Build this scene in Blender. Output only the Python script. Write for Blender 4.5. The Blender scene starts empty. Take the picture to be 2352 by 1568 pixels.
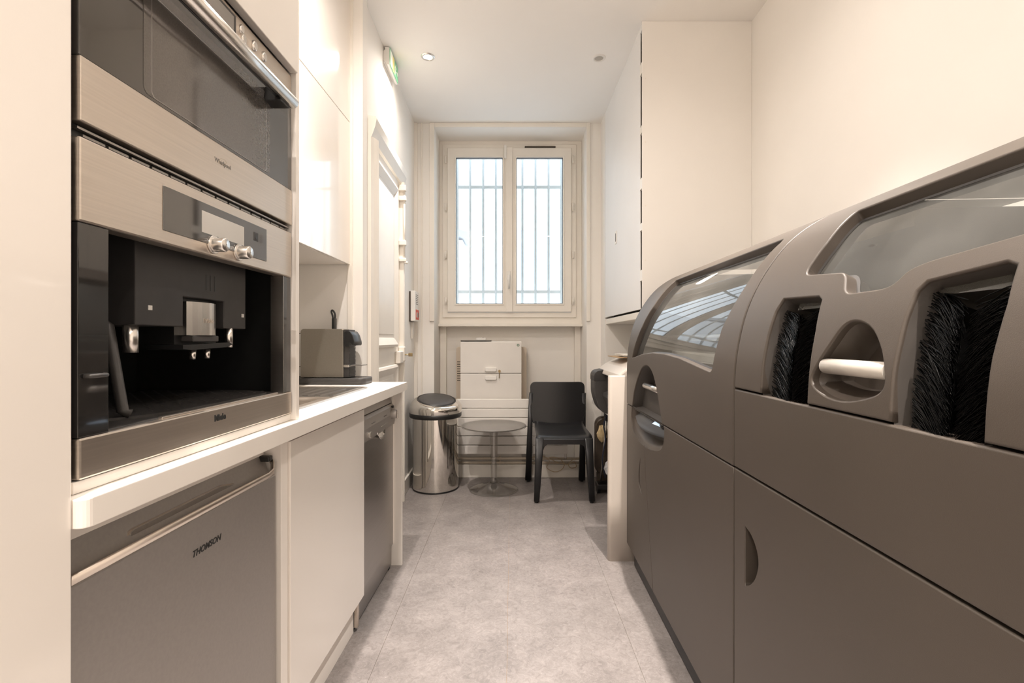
import bpy, bmesh, math, random
from mathutils import Matrix, Vector

random.seed(7)
PI = math.pi
C = bpy.context.scene.collection
SC = bpy.context.scene

# ------------------------------------------------------------------ camera
CAM_H = 1.112
cd = bpy.data.cameras.new('camera')
cam = bpy.data.objects.new('camera', cd)
C.objects.link(cam)
cam.location = (0, 0, CAM_H)
cam.rotation_euler = (PI / 2, 0, 0)
cd.sensor_width = 36.0
cd.lens = 1110.0 / 2352.0 * 36.0
cd.shift_x = 0.0
cd.shift_y = -(784 - 780) / 2352.0
cd.clip_start = 0.02
SC.camera = cam

# ------------------------------------------------------------------ world, exposure
w = bpy.data.worlds.new('overcast_sky')
SC.world = w
w.use_nodes = True
bg = w.node_tree.nodes['Background']
bg.inputs[0].default_value = (0.80, 0.90, 1.0, 1)
bg.inputs[1].default_value = 2.3
SC.view_settings.view_transform = 'Standard'
SC.view_settings.look = 'None'
SC.view_settings.gamma = 1.0
SC.view_settings.use_curve_mapping = False
SC.view_settings.exposure = 0.54
SC.cycles.use_denoising = True
SC.cycles.max_bounces = 10
SC.cycles.diffuse_bounces = 6
SC.cycles.glossy_bounces = 5
SC.cycles.transmission_bounces = 8
SC.cycles.transparent_max_bounces = 12
SC.cycles.sample_clamp_indirect = 4.0
SC.cycles.caustics_reflective = False
SC.cycles.caustics_refractive = False

# downlights recessed in the ceiling: x, y, watts (0 = the lamp that is off)
CEIL = 2.866
# x, y, watts in the narrow beam, watts in the wide spill around it
LAMPS = [(-0.521, 2.996, 88, 18), (0.542, 3.01, 0, 0), (-0.52, 1.62, 110, 62), (0.62, 1.62, 290, 17),
         (-0.50, 0.2, 110, 66), (0.62, 0.2, 290, 19), (-0.50, -1.1, 115, 104), (0.62, -1.1, 250, 36)]
LAMP_COLOR = (1.0, 0.905, 0.83)

# ------------------------------------------------------------------ frames
def rot_frame(deg, px=0.0, py=0.0):
    return Matrix.Translation((px, py, 0)) @ Matrix.Rotation(math.radians(deg), 4, 'Z') @ Matrix.Translation((-px, -py, 0))
W = Matrix.Identity(4)
K = rot_frame(-1.24)                   # the kitchen run is not quite square to the room
M = rot_frame(-0.9)                    # nor is the row of machines
D = rot_frame(1.14, -0.76, 2.42)       # the wall with the door

# ------------------------------------------------------------------ mesh builder
class MB:
    def __init__(s):
        s.v = []; s.f = []; s.sm = []
    def add(s, vs, fs, smooth=False):
        o = len(s.v)
        s.v += [tuple(p) for p in vs]
        s.f += [tuple(i + o for i in f) for f in fs]
        s.sm += [smooth] * len(fs)
        return s
    def box(s, x0, x1, y0, y1, z0, z1):
        vs = [(x, y, z) for z in (z0, z1) for y in (y0, y1) for x in (x0, x1)]
        fs = [(0, 2, 3, 1), (4, 5, 7, 6), (0, 1, 5, 4), (2, 6, 7, 3), (0, 4, 6, 2), (1, 3, 7, 5)]
        return s.add(vs, fs)
    def prism(s, pts, axis, a, b, smooth=False):
        """2-D outline pulled along an axis from a to b"""
        n = len(pts)
        def P(p, t):
            return {'x': (t, p[0], p[1]), 'y': (p[0], t, p[1]), 'z': (p[0], p[1], t)}[axis]
        vs = [P(p, a) for p in pts] + [P(p, b) for p in pts]
        s.add(vs, [(i, (i + 1) % n, n + (i + 1) % n, n + i) for i in range(n)], smooth)
        s.add(vs[:n], [tuple(range(n))])
        s.add(vs[n:], [tuple(range(n))])
        return s
    def tube(s, path, r, n=12, cap=True, smooth=True, taper=None):
        path = [Vector(p) for p in path]
        rings = []
        up = None
        for i, p in enumerate(path):
            d = (path[min(i + 1, len(path) - 1)] - path[max(i - 1, 0)]).normalized()
            if up is None:
                up = Vector((0, 0, 1)) if abs(d.z) < 0.9 else Vector((1, 0, 0))
            a = d.cross(up)
            if a.length < 1e-5:
                a = d.cross(Vector((0, 1, 0)))
            a.normalize()
            b = a.cross(d).normalized()
            up = b
            rr = r if taper is None else taper[i]
            rings.append([p + a * (rr * math.cos(2 * PI * k / n)) + b * (rr * math.sin(2 * PI * k / n)) for k in range(n)])
        vs = [q for rg in rings for q in rg]
        fs = [(i * n + k, i * n + (k + 1) % n, (i + 1) * n + (k + 1) % n, (i + 1) * n + k) for i in range(len(path) - 1) for k in range(n)]
        s.add(vs, fs, smooth)
        if cap:
            s.add(rings[0], [tuple(range(n))]); s.add(rings[-1], [tuple(range(n))])
        return s
    def cyl(s, p0, p1, r, n=20, r1=None):
        return s.tube([p0, p1], r, n, taper=None if r1 is None else [r, r1])
    def rings(s, loops, smooth=True, cap0=False, cap1=False, closed=False):
        n = len(loops[0]); m = len(loops)
        vs = [p for l in loops for p in l]
        fs = [((i % m) * n + k, (i % m) * n + (k + 1) % n, ((i + 1) % m) * n + (k + 1) % n, ((i + 1) % m) * n + k)
              for i in range(m if closed else m - 1) for k in range(n)]
        s.add(vs, fs, smooth)
        if cap0: s.add(loops[0], [tuple(range(n))])
        if cap1: s.add(loops[-1], [tuple(range(n))])
        return s
    def lathe(s, prof, c=(0, 0, 0), n=40, cap0=False, cap1=False, smooth=True):
        loops = [[(c[0] + r * math.cos(2 * PI * k / n), c[1] + r * math.sin(2 * PI * k / n), c[2] + z) for k in range(n)] for r, z in prof]
        return s.rings(loops, smooth, cap0, cap1)
    def disc(s, c, axis, r, n=24):
        a, b = {'x': ((0, 1, 0), (0, 0, 1)), 'y': ((1, 0, 0), (0, 0, 1)), 'z': ((1, 0, 0), (0, 1, 0))}[axis]
        return s.add([tuple(c[i] + r * (math.cos(2 * PI * k / n) * a[i] + math.sin(2 * PI * k / n) * b[i]) for i in range(3)) for k in range(n)], [tuple(range(n))])

def rounded_rect(x0, x1, y0, y1, r, n=5):
    out = []
    for cx, cy, a0 in ((x1 - r, y1 - r, 0), (x0 + r, y1 - r, 90), (x0 + r, y0 + r, 180), (x1 - r, y0 + r, 270)):
        for k in range(n + 1):
            a = math.radians(a0 + 90 * k / n)
            out.append((cx + r * math.cos(a), cy + r * math.sin(a)))
    return out

def round_corners(pts, rs, n=5):
    out = []
    m = len(pts)
    for i, p in enumerate(pts):
        r = rs[i] if isinstance(rs, (list, tuple)) else rs
        if r <= 0:
            out.append(p); continue
        p = Vector(p); a = Vector(pts[i - 1]) - p; b = Vector(pts[(i + 1) % m]) - p
        la = min(r, a.length * .45); lb = min(r, b.length * .45)
        A = p + a.normalized() * la; B = p + b.normalized() * lb
        for k in range(n + 1):
            t = k / n
            q = A * (1 - t) ** 2 + p * (2 * t * (1 - t)) + B * t * t
            out.append((q.x, q.y))
    return out

def catmull(pts, closed=True, n=6):
    m = len(pts); out = []
    for i in range(m if closed else m - 1):
        g = (lambda k: Vector(pts[k % m])) if closed else (lambda k: Vector(pts[max(0, min(m - 1, k))]))
        a, b, c, d = g(i - 1), g(i), g(i + 1), g(i + 2)
        for k in range(n):
            t = k / n
            q = .5 * (2 * b + (c - a) * t + (2 * a - 5 * b + 4 * c - d) * t * t + (3 * b - a - 3 * c + d) * t ** 3)
            out.append(tuple(q))
    if not closed: out.append(tuple(pts[-1]))
    return out

# ------------------------------------------------------------------ objects
BASE = {}
FRAME = {}
def link_mesh(name, mb, material, parent=None, loc=(0, 0, 0), frame=W, bevel=0.0, kind=None, seg=2):
    b = BASE[parent.name] if parent else Vector(loc)
    me = bpy.data.meshes.new(name)
    me.from_pydata([(p[0] - b[0], p[1] - b[1], p[2] - b[2]) for p in mb.v], [], mb.f)
    me.polygons.foreach_set('use_smooth', mb.sm)
    bm = bmesh.new(); bm.from_mesh(me)
    bmesh.ops.remove_doubles(bm, verts=bm.verts, dist=1e-6)
    bmesh.ops.recalc_face_normals(bm, faces=bm.faces)
    bm.to_mesh(me); bm.free()
    me.materials.append(material)
    o = bpy.data.objects.new(name, me)
    C.objects.link(o)
    if parent:
        o.parent = parent
    else:
        o.matrix_world = frame @ Matrix.Translation(b)
    BASE[o.name] = b
    if bevel > 0:
        m = o.modifiers.new('bevel', 'BEVEL')
        m.width = bevel; m.segments = seg; m.limit_method = 'ANGLE'; m.angle_limit = math.radians(35)
        m.harden_normals = False
    if kind: o['kind'] = kind
    return o
def part(name, mb, material, parent, bevel=0.0, kind=None, label=None, seg=2):
    o = link_mesh(name, mb, material, parent, bevel=bevel, kind=kind, seg=seg)
    if label: o['label'] = label
    return o
def tag(o, label, cat, group=None):
    o['label'] = label; o['category'] = cat
    if group: o['group'] = group
    return o
def thing(name, label, cat, loc, frame=W, group=None):
    o = bpy.data.objects.new(name, None)
    C.objects.link(o)
    o.empty_display_size = .05
    o.matrix_world = frame @ Matrix.Translation(loc)
    BASE[o.name] = Vector(loc)
    return tag(o, label, cat, group)
def struct(name, mb, material, frame=W, loc=(0, 0, 0), bevel=0.0):
    return link_mesh(name, mb, material, None, loc, frame, bevel, 'structure')
def box(*a): return MB().box(*a)

# ------------------------------------------------------------------ materials
def mat(name, col, rough=.5, metal=0.0, var=0.04, scale=8.0, bump=0.0, bscale=200.0, coat=0.0, emit=0.0, emit_col=None, stretch=(1, 1, 1), rvar=0.0, detail=4.0, spec=.5):
    m = bpy.data.materials.new(name); m.use_nodes = True
    nt = m.node_tree; n = nt.nodes; L = nt.links
    p = n['Principled BSDF']
    p.inputs['Roughness'].default_value = rough
    p.inputs['Metallic'].default_value = metal
    p.inputs['Coat Weight'].default_value = coat
    p.inputs['Coat Roughness'].default_value = .04
    p.inputs['Specular IOR Level'].default_value = spec
    tc = n.new('ShaderNodeTexCoord'); mp = n.new('ShaderNodeMapping')
    mp.inputs['Scale'].default_value = stretch
    L.new(tc.outputs['Object'], mp.inputs['Vector'])
    nz = n.new('ShaderNodeTexNoise'); nz.inputs['Scale'].default_value = scale; nz.inputs['Detail'].default_value = detail
    L.new(mp.outputs[0], nz.inputs['Vector'])
    cr = n.new('ShaderNodeValToRGB')
    lo = [max(0, c * (1 - var)) for c in col]; hi = [min(1, c * (1 + var)) for c in col]
    cr.color_ramp.elements[0].color = (*lo, 1); cr.color_ramp.elements[1].color = (*hi, 1)
    cr.color_ramp.elements[0].position = .3; cr.color_ramp.elements[1].position = .7
    L.new(nz.outputs['Fac'], cr.inputs[0]); L.new(cr.outputs[0], p.inputs['Base Color'])
    if rvar > 0:
        mr = n.new('ShaderNodeMapRange'); mr.inputs[3].default_value = max(.01, rough - rvar); mr.inputs[4].default_value = rough + rvar
        L.new(nz.outputs['Fac'], mr.inputs[0]); L.new(mr.outputs[0], p.inputs['Roughness'])
    if bump > 0:
        nb = n.new('ShaderNodeTexNoise'); nb.inputs['Scale'].default_value = bscale; nb.inputs['Detail'].default_value = 3
        L.new(mp.outputs[0], nb.inputs['Vector'])
        bp = n.new('ShaderNodeBump'); bp.inputs['Strength'].default_value = bump; bp.inputs['Distance'].default_value = .001
        L.new(nb.outputs['Fac'], bp.inputs['Height']); L.new(bp.outputs[0], p.inputs['Normal'])
    if emit > 0:
        p.inputs['Emission Color'].default_value = (*(emit_col or col), 1)
        p.inputs['Emission Strength'].default_value = emit
    return m

def glass(name, tint=(.95, .97, .97), ior=1.5, rough=0.0, dust=0.0):
    m = bpy.data.materials.new(name); m.use_nodes = True
    nt = m.node_tree; n = nt.nodes; L = nt.links
    n.remove(n['Principled BSDF'])
    out = n['Material Output']
    t = n.new('ShaderNodeBsdfTransparent'); g = n.new('ShaderNodeBsdfGlossy'); mx = n.new('ShaderNodeMixShader')
    lw = n.new('ShaderNodeLayerWeight'); pw = n.new('ShaderNodeMath'); pw.operation = 'POWER'; pw.inputs[1].default_value = 5.0
    fr = n.new('ShaderNodeMath'); fr.operation = 'MULTIPLY_ADD'
    f0 = ((ior - 1) / (ior + 1)) ** 2; fr.inputs[1].default_value = 1 - f0; fr.inputs[2].default_value = f0
    L.new(lw.outputs['Facing'], pw.inputs[0]); L.new(pw.outputs[0], fr.inputs[0])
    tc = n.new('ShaderNodeTexCoord')
    nz = n.new('ShaderNodeTexNoise'); nz.inputs['Scale'].default_value = 5; nz.inputs['Detail'].default_value = 6
    L.new(tc.outputs['Object'], nz.inputs['Vector'])
    cr = n.new('ShaderNodeValToRGB')
    cr.color_ramp.elements[0].color = (*[c * .98 for c in tint], 1); cr.color_ramp.elements[1].color = (*tint, 1)
    L.new(nz.outputs['Fac'], cr.inputs[0]); L.new(cr.outputs[0], t.inputs[0])
    src = t
    if dust > 0:                                    # powder film
        d = n.new('ShaderNodeBsdfDiffuse'); d.inputs[0].default_value = (.62, .62, .58, 1)
        mr = n.new('ShaderNodeMapRange'); mr.inputs[1].default_value = .3; mr.inputs[2].default_value = .7
        mr.inputs[3].default_value = dust * .55; mr.inputs[4].default_value = dust * 1.4
        L.new(nz.outputs['Fac'], mr.inputs[0])
        md = n.new('ShaderNodeMixShader'); L.new(mr.outputs[0], md.inputs[0]); L.new(t.outputs[0], md.inputs[1]); L.new(d.outputs[0], md.inputs[2])
        src = md
    g.inputs['Roughness'].default_value = rough
    L.new(fr.outputs[0], mx.inputs[0]); L.new(src.outputs[0], mx.inputs[1]); L.new(g.outputs[0], mx.inputs[2]); L.new(mx.outputs[0], out.inputs[0])
    return m

def floor_mat():
    m = mat('vinyl_floor', (.40, .355, .33), .42, var=.0)
    nt = m.node_tree; n = nt.nodes; L = nt.links
    p = n['Principled BSDF']
    geo = n.new('ShaderNodeNewGeometry')
    def noise(scale, detail, rough=.6, dist=0.0):
        z = n.new('ShaderNodeTexNoise'); z.inputs['Scale'].default_value = scale; z.inputs['Detail'].default_value = detail
        z.inputs['Roughness'].default_value = rough; z.inputs['Distortion'].default_value = dist
        L.new(geo.outputs['Position'], z.inputs['Vector']); return z
    a = noise(5, 6); b = noise(38, 5, .7, 1.5); c = noise(120, 4, .7, 2.5)
    r1 = n.new('ShaderNodeValToRGB')
    r1.color_ramp.elements[0].position = .3; r1.color_ramp.elements[0].color = (.190, .171, .163, 1)
    r1.color_ramp.elements[1].position = .72; r1.color_ramp.elements[1].color = (.275, .250, .239, 1)
    L.new(a.outputs['Fac'], r1.inputs[0])
    r2 = n.new('ShaderNodeValToRGB'); r2.color_ramp.elements[0].position = .28; r2.color_ramp.elements[0].color = (.70, .69, .69, 1)
    r2.color_ramp.elements[1].position = .70; r2.color_ramp.elements[1].color = (1.20, 1.20, 1.20, 1)
    L.new(b.outputs['Fac'], r2.inputs[0])
    mu = n.new('ShaderNodeMix'); mu.data_type = 'RGBA'; mu.blend_type = 'MULTIPLY'; mu.inputs[0].default_value = 1
    L.new(r1.outputs[0], mu.inputs[6]); L.new(r2.outputs[0], mu.inputs[7])
    # pale scuffs and flecks
    r3 = n.new('ShaderNodeValToRGB'); r3.color_ramp.elements[0].position = .57; r3.color_ramp.elements[0].color = (0, 0, 0, 1)
    r3.color_ramp.elements[1].position = .72; r3.color_ramp.elements[1].color = (1, 1, 1, 1)
    L.new(c.outputs['Fac'], r3.inputs[0])
    wv = n.new('ShaderNodeTexVoronoi'); wv.feature = 'DISTANCE_TO_EDGE'; wv.inputs['Scale'].default_value = 26
    dn = noise(9, 3); va = n.new('ShaderNodeVectorMath'); va.operation = 'ADD'
    L.new(geo.outputs['Position'], va.inputs[0]); L.new(dn.outputs['Color'], va.inputs[1]); L.new(va.outputs[0], wv.inputs['Vector'])
    r4 = n.new('ShaderNodeValToRGB'); r4.color_ramp.elements[0].position = .0; r4.color_ramp.elements[0].color = (1, 1, 1, 1)
    r4.color_ramp.elements[1].position = .03; r4.color_ramp.elements[1].color = (0, 0, 0, 1)
    L.new(wv.outputs['Distance'], r4.inputs[0])
    m4 = n.new('ShaderNodeMath'); m4.operation = 'MULTIPLY'; L.new(r4.outputs[0], m4.inputs[0]); L.new(r3.outputs[0], m4.inputs[1])
    m5 = n.new('ShaderNodeMath'); m5.operation = 'MULTIPLY'; m5.inputs[1].default_value = .35; L.new(r3.outputs[0], m5.inputs[0])
    m6 = n.new('ShaderNodeMath'); m6.operation = 'ADD'; m6.use_clamp = True; L.new(m4.outputs[0], m6.inputs[0]); L.new(m5.outputs[0], m6.inputs[1])
    mx = n.new('ShaderNodeMix'); mx.data_type = 'RGBA'
    m7 = n.new('ShaderNodeMath'); m7.operation = 'MULTIPLY'; m7.inputs[1].default_value = .7; L.new(m6.outputs[0], m7.inputs[0])
    L.new(m7.outputs[0], mx.inputs[0]); L.new(mu.outputs[2], mx.inputs[6]); mx.inputs[7].default_value = (.62, .58, .55, 1)
    L.new(mx.outputs[2], p.inputs['Base Color'])
    bp = n.new('ShaderNodeBump'); bp.inputs['Strength'].default_value = .15; bp.inputs['Distance'].default_value = .001
    L.new(b.outputs['Fac'], bp.inputs['Height']); L.new(bp.outputs[0], p.inputs['Normal'])
    return m

CREAM = (.87, .825, .77)
MT = {
 'wall': mat('painted_plaster', (.865, .84, .80), .75, var=.012, scale=3, bump=.08, bscale=120),
 'ceiling': mat('ceiling_paint', (.88, .86, .83), .85, var=.01, scale=2),
 'wood_paint': mat('cream_gloss_paint', (.83, .79, .725), .38, var=.02, scale=6, bump=.05, bscale=60),
 'closet': mat('white_painted_board', (.80, .79, .775), .5, var=.015, scale=3),
 'gloss': mat('cream_high_gloss_front', CREAM, .16, var=.01, scale=2, coat=.6),
 'satin': mat('cream_laminate', CREAM, .4, var=.015, scale=5),
 'worktop': mat('white_laminate_worktop', (.86, .82, .765), .32, var=.015, scale=6),
 'steel': mat('brushed_steel', (.68, .61, .54), .34, 1.0, var=.05, scale=7, bump=.12, bscale=60, stretch=(1, .6, 40), rvar=.05),
 'steel_dark': mat('dark_brushed_steel', (.40, .38, .36), .30, 1.0, var=.04, scale=5, bump=.06, bscale=70, stretch=(1, .8, 40)),
 'fridge': mat('silver_grey_fridge_metal', (.40, .375, .35), .45, .7, var=.03, scale=160, detail=2),
 'chrome': mat('polished_chrome', (.80, .77, .72), .05, 1.0, var=.02, scale=3),
 'satin_chrome': mat('satin_chrome', (.74, .71, .67), .27, 1.0, var=.03, scale=12),
 'black_glass': mat('black_appliance_glass', (.022, .021, .02), .05, var=.1, scale=3, coat=.5, spec=.8),
 'smoke_glass': mat('tinted_oven_glass', (.042, .038, .034), .06, var=.08, scale=4, coat=.8, spec=.9),
 'mesh_glass': mat('perforated_oven_window', (.095, .086, .078), .10, var=.10, scale=350, coat=.7, detail=1, spec=.8),
 'black': mat('black_plastic', (.012, .012, .012), .35, var=.1, scale=30),
 'charcoal': mat('charcoal_plastic', (.045, .042, .04), .45, var=.06, scale=60, bump=.1, bscale=400),
 'dark_grey': mat('dark_grey_plastic', (.03, .028, .027), .5, var=.06, scale=50),
 'screen': mat('pale_lcd_screen', (.62, .60, .56), .25, var=.03, scale=4, coat=.3),
 'machine': mat('grey_brown_moulded_plastic', (.066, .0535, .0432), .46, var=.05, scale=3.5, bump=.25, bscale=900, rvar=.04, detail=8, spec=.5),
 'machine_dark': mat('dark_machine_liner', (.060, .053, .047), .6, var=.08, scale=6, bump=.1, bscale=300),
 'machine_in': mat('grey_chamber_liner', (.34, .33, .31), .55, var=.15, scale=5),
 'deck': mat('powder_dusted_deck', (.40, .39, .37), .7, var=.3, scale=12),
 'bristle': mat('black_brush_bristle', (.002, .0019, .0018), .28, var=.2, scale=40, spec=.10),
 'white_plastic': mat('white_plastic', (.80, .78, .74), .35, var=.02, scale=8),
 'bar_white': mat('off_white_bar', (.46, .43, .385), .3, var=.02, scale=10),
 'seat_black': mat('black_polypropylene', (.010, .010, .011), .33, var=.1, scale=60, bump=.12, bscale=700),
 'acrylic_grey': mat('smoky_grey_tabletop', (.17, .155, .14), .32, var=.03, scale=4, coat=.15),
 'panel_cream': mat('cream_coated_board', (.60, .545, .485), .42, var=.015, scale=4),
 'rad': mat('white_radiator_enamel', (.82, .79, .745), .35, var=.01, scale=4),
 'cab_metal': mat('white_painted_sheet_metal', (.74, .71, .67), .42, var=.03, scale=5),
 'beige': mat('beige_sheet_metal', (.62, .53, .43), .55, var=.03, scale=5),
 'nesp': mat('titanium_grey_metal', (.30, .275, .235), .38, .75, var=.03, scale=200, detail=2),
 'red': mat('red_label', (.62, .06, .03), .5, var=.05, scale=20),
 'green': mat('green_sign_film', (.16, .46, .25), .4, var=.05, scale=20, emit=.08, emit_col=(.3, .8, .45)),
 'sign_white': mat('backlit_sign_white', (.85, .84, .75), .4, var=.03, scale=20, emit=.15, emit_col=(1, .97, .8)),
 'sign_reflection': mat('sign_yellow_reflection', (.85, .68, .22), .4, var=.03, scale=20, emit=.12, emit_col=(1, .85, .4)),
 'ink': mat('black_print', (.02, .02, .02), .5, var=.1, scale=50),
 'ink_grey': mat('grey_print', (.16, .15, .14), .5, var=.1, scale=50),
 'paper': mat('white_paper', (.80, .77, .70), .8, var=.03, scale=20),
 'kraft': mat('brown_cardboard', (.42, .29, .17), .85, var=.12, scale=25),
 'brown': mat('dark_brown_leather', (.055, .04, .028), .5, var=.2, scale=30),
 'navy': mat('navy_fabric', (.02, .025, .045), .8, var=.2, scale=60),
 'copper': mat('cream_painted_pipe', (.60, .52, .42), .5, var=.08, scale=12),
 'cable': mat('beige_cable', (.55, .42, .28), .6, var=.05, scale=20),
 'lock_brass': mat('aged_brass', (.40, .31, .18), .35, 1.0, var=.1, scale=40),
 'lamp': mat('lit_lamp_lens', (1, .95, .85), .4, var=.01, emit=60, emit_col=(1.0, .86, .68)),
 'lamp_off': mat('unlit_lamp_lens', (.42, .39, .34), .3, var=.05, scale=60),
 'out_wall': mat('white_courtyard_render', (.86, .87, .88), .9, var=.03, scale=2),
 'roof': mat('grey_zinc_eave', (.42, .46, .50), .5, var=.1, scale=6),
 'grille': mat('blue_grey_iron_with_glare', (.62, .68, .72), .5, var=.06, scale=20),  # kept pale, veiling glare around the bars put into the colour
 'display': mat('lit_blue_display', (.6, .75, .95), .2, var=.02, emit=.7, emit_col=(.65, .8, 1.0)),
 'blue_metal': mat('blue_grey_metallic_panel', (.055, .060, .068), .5, .0, var=.05, scale=30),
 'foil': mat('clear_crumpled_film', (.5, .5, .5), .15, var=.3, scale=60),
}
MT['floor'] = floor_mat()
MT['pane'] = glass('window_glass', (.97, .985, .99))
MT['hood_glass'] = glass('machine_window_glass', (.86, .88, .87), 1.6, .01, .10)
MT['acrylic'] = glass('clear_acrylic', (.95, .945, .935), 1.9, .03, .03)

def text_mb(txt, size, thick=.0006, bold=0.0, shear=0.0):
    cu = bpy.data.curves.new('lettering', 'FONT')
    cu.body = txt; cu.size = size; cu.extrude = thick; cu.offset = bold; cu.shear = shear; cu.align_x = 'CENTER'; cu.align_y = 'CENTER'
    cu.resolution_u = 3
    o = bpy.data.objects.new('lettering', cu); C.objects.link(o)
    bpy.context.view_layer.update()
    me = bpy.data.meshes.new_from_object(o.evaluated_get(bpy.context.evaluated_depsgraph_get()))
    vs = [tuple(v.co) for v in me.vertices]; fs = [tuple(p.vertices) for p in me.polygons]
    bpy.data.objects.remove(o); bpy.data.curves.remove(cu); bpy.data.meshes.remove(me)
    return vs, fs
def text_x(txt, size, x, y, z, **k):
    """lettering on a face that looks towards +x; reads along +y"""
    vs, fs = text_mb(txt, size, **k)
    mb = MB(); mb.add([(x + p[2], y + p[0], z + p[1]) for p in vs], fs); return mb

# =================================================================== THE SETTING
# floor: vinyl tiles laid in columns on a dark screed
floor = struct('floor', box(-1.9, 1.9, -2.3, 4.4, -.08, -.0025), MT['kraft'])
tile_me = {}
xs = [-1.377, -.923, -.4695, -.0175, .4345, .886, 1.338]
for ci in range(len(xs) - 1):
    g = .0005
    part('floor_strip', box(xs[ci] + g, xs[ci + 1] - g, -2.25, 4.35, -.0025, 0), MT['floor'], floor)

ceiling = struct('ceiling', box(-1.5, 1.6, -2.4, 4.0, CEIL, CEIL + .1), MT['ceiling'])
struct('wall_left', box(-1.35, -1.2, -2.6, 2.405, 0, CEIL + .02), MT['wall'], K)
struct('wall_left_return', box(-1.35, -.80, 2.405, 2.47, 0, CEIL + .02), MT['wall'], K)
struct('wall_left_far', box(-.92, -.76, 2.44, 4.05, 0, CEIL + .02), MT['wall'], D)
struct('wall_right', box(1.32, 1.45, -2.4, 4.3, 0, CEIL + .02), MT['wall'])
struct('wall_front', box(-1.5, 1.6, -2.5, -2.3, 0, CEIL + .02), MT['wall'])
mb = MB()
mb.box(-.95, -.632, 3.92, 4.36, 0, CEIL + .02)
mb.box(.606, .72, 3.92, 4.36, 0, CEIL + .02)
mb.box(.72, 1.32, 3.745, 4.36, 0, CEIL + .02)
mb.box(-.632, .606, 3.92, 4.36, 2.838, CEIL + .02)
mb.box(-.632, .606, 4.29, 4.36, 0, 1.25)
struct('wall_back', mb, MT['wall'])
struct('baseboard_back', box(-.632, .606, 3.900, 3.919, 0, .105), MT['wood_paint'], bevel=.003)
struct('baseboard_left', box(-.76, -.745, 3.44, 3.93, 0, .105), MT['wood_paint'], D, bevel=.003)
struct('trim_1', box(-.667, -.628, 3.903, 3.921, 1.262, 2.866), MT['wood_paint'], bevel=.003)
struct('trim_2', box(.602, .632, 3.903, 3.921, 1.262, 2.866), MT['wood_paint'], bevel=.003)
struct('trim_3', box(-.628, .602, 3.905, 3.921, 2.832, 2.8655), MT['wood_paint'], bevel=.003)
struct('trim_4', box(-.80, -.765, 3.898, 3.9215, 0, 2.866), MT['wood_paint'], bevel=.004)
struct('trim_5', box(-.735, -.725, 3.908, 3.921, 0, 2.866), MT['wood_paint'], bevel=.002)
struct('trim_6', box(-.875, -.848, 2.394, 2.4055, .905, 2.866), MT['wood_paint'], K, bevel=.003)
struct('trim_7', box(-.63, -.576, 4.235, 4.289, 0, 1.248), MT['wood_paint'], bevel=.003)
struct('trim_8', box(.55, .604, 4.235, 4.289, 0, 1.248), MT['wood_paint'], bevel=.003)

# window
def ring_prism(mb, o, i, y0, y1):
    """rectangular frame: outer and inner (x0,x1,z0,z1)"""
    def rect(r): return [(r[0], r[2]), (r[1], r[2]), (r[1], r[3]), (r[0], r[3])]
    loops = [[(p[0], y0, p[1]) for p in rect(i)], [(p[0], y0, p[1]) for p in rect(o)], [(p[0], y1, p[1]) for p in rect(o)], [(p[0], y1, p[1]) for p in rect(i)]]
    return mb.rings(loops, False, closed=True)
win = struct('window_1', ring_prism(MB(), (-.632, .606, 1.25, 2.838), (-.585, .54, 1.325, 2.785), 4.20, 4.28), MT['wood_paint'], loc=(-.013, 4.24, 1.25), bevel=.004)
part('frame_lip', ring_prism(MB(), (-.602, .556, 1.305, 2.803), (-.556, .511, 1.350, 2.770), 4.185, 4.27), MT['wood_paint'], win, .004)
for (a, b, ga, gb) in ((-.558, -.025, -.484, -.080), (-.023, .513, .038, .439)):
    s = part('sash', ring_prism(MB(), (a, b, 1.352, 2.768), (ga, gb, 1.422, 2.682), 4.165, 4.225), MT['wood_paint'], win, .006)
    part('bead', ring_prism(MB(), (ga - .012, gb + .012, 1.410, 2.694), (ga, gb, 1.4221, 2.6819), 4.158, 4.17), MT['wood_paint'], s, .003)
    part('gasket', ring_prism(MB(), (ga - .001, gb + .001, 1.4215, 2.683), (ga + .004, gb - .004, 1.4265, 2.678), 4.172, 4.19), MT['charcoal'], s)
    part('pane', box(ga, gb, 4.192, 4.197, 1.422, 2.682), MT['pane'], s)
part('meeting_stile', box(-.053, .004, 4.148, 4.17, 1.352, 2.768), MT['wood_paint'], win, .004)
for x in (-.571, .526):
    for y_ in (370, 478, 587, 692):
        z = CAM_H - (y_ - 780) / 1110 * 4.2
        part('hinge', MB().cyl((x, 4.160, z - .032), (x, 4.160, z + .032), .008, 10), MT['wood_paint'], win)
h = part('handle', MB().tube([(-.0265, 4.148, 1.66), (-.0265, 4.118, 1.66), (-.0265, 4.112, 1.645), (-.0265, 4.114, 1.545)], .0085, 10), MT['white_plastic'], win)
part('handle_plate', box(-.040, -.013, 4.138, 4.1475, 1.625, 1.70), MT['white_plastic'], h, .003)
part('top_bolt', box(-.066, -.046, 4.128, 4.1475, 2.665, 2.775), MT['white_plastic'], win, .003)
part('trickle_vent', box(.11, .375, 4.158, 4.184, 2.768, 2.778), MT['brown'], win)
part('window_board', box(-.632, .606, 4.14, 4.30, 1.226, 1.2495), MT['wood_paint'], win, .004)

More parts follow.
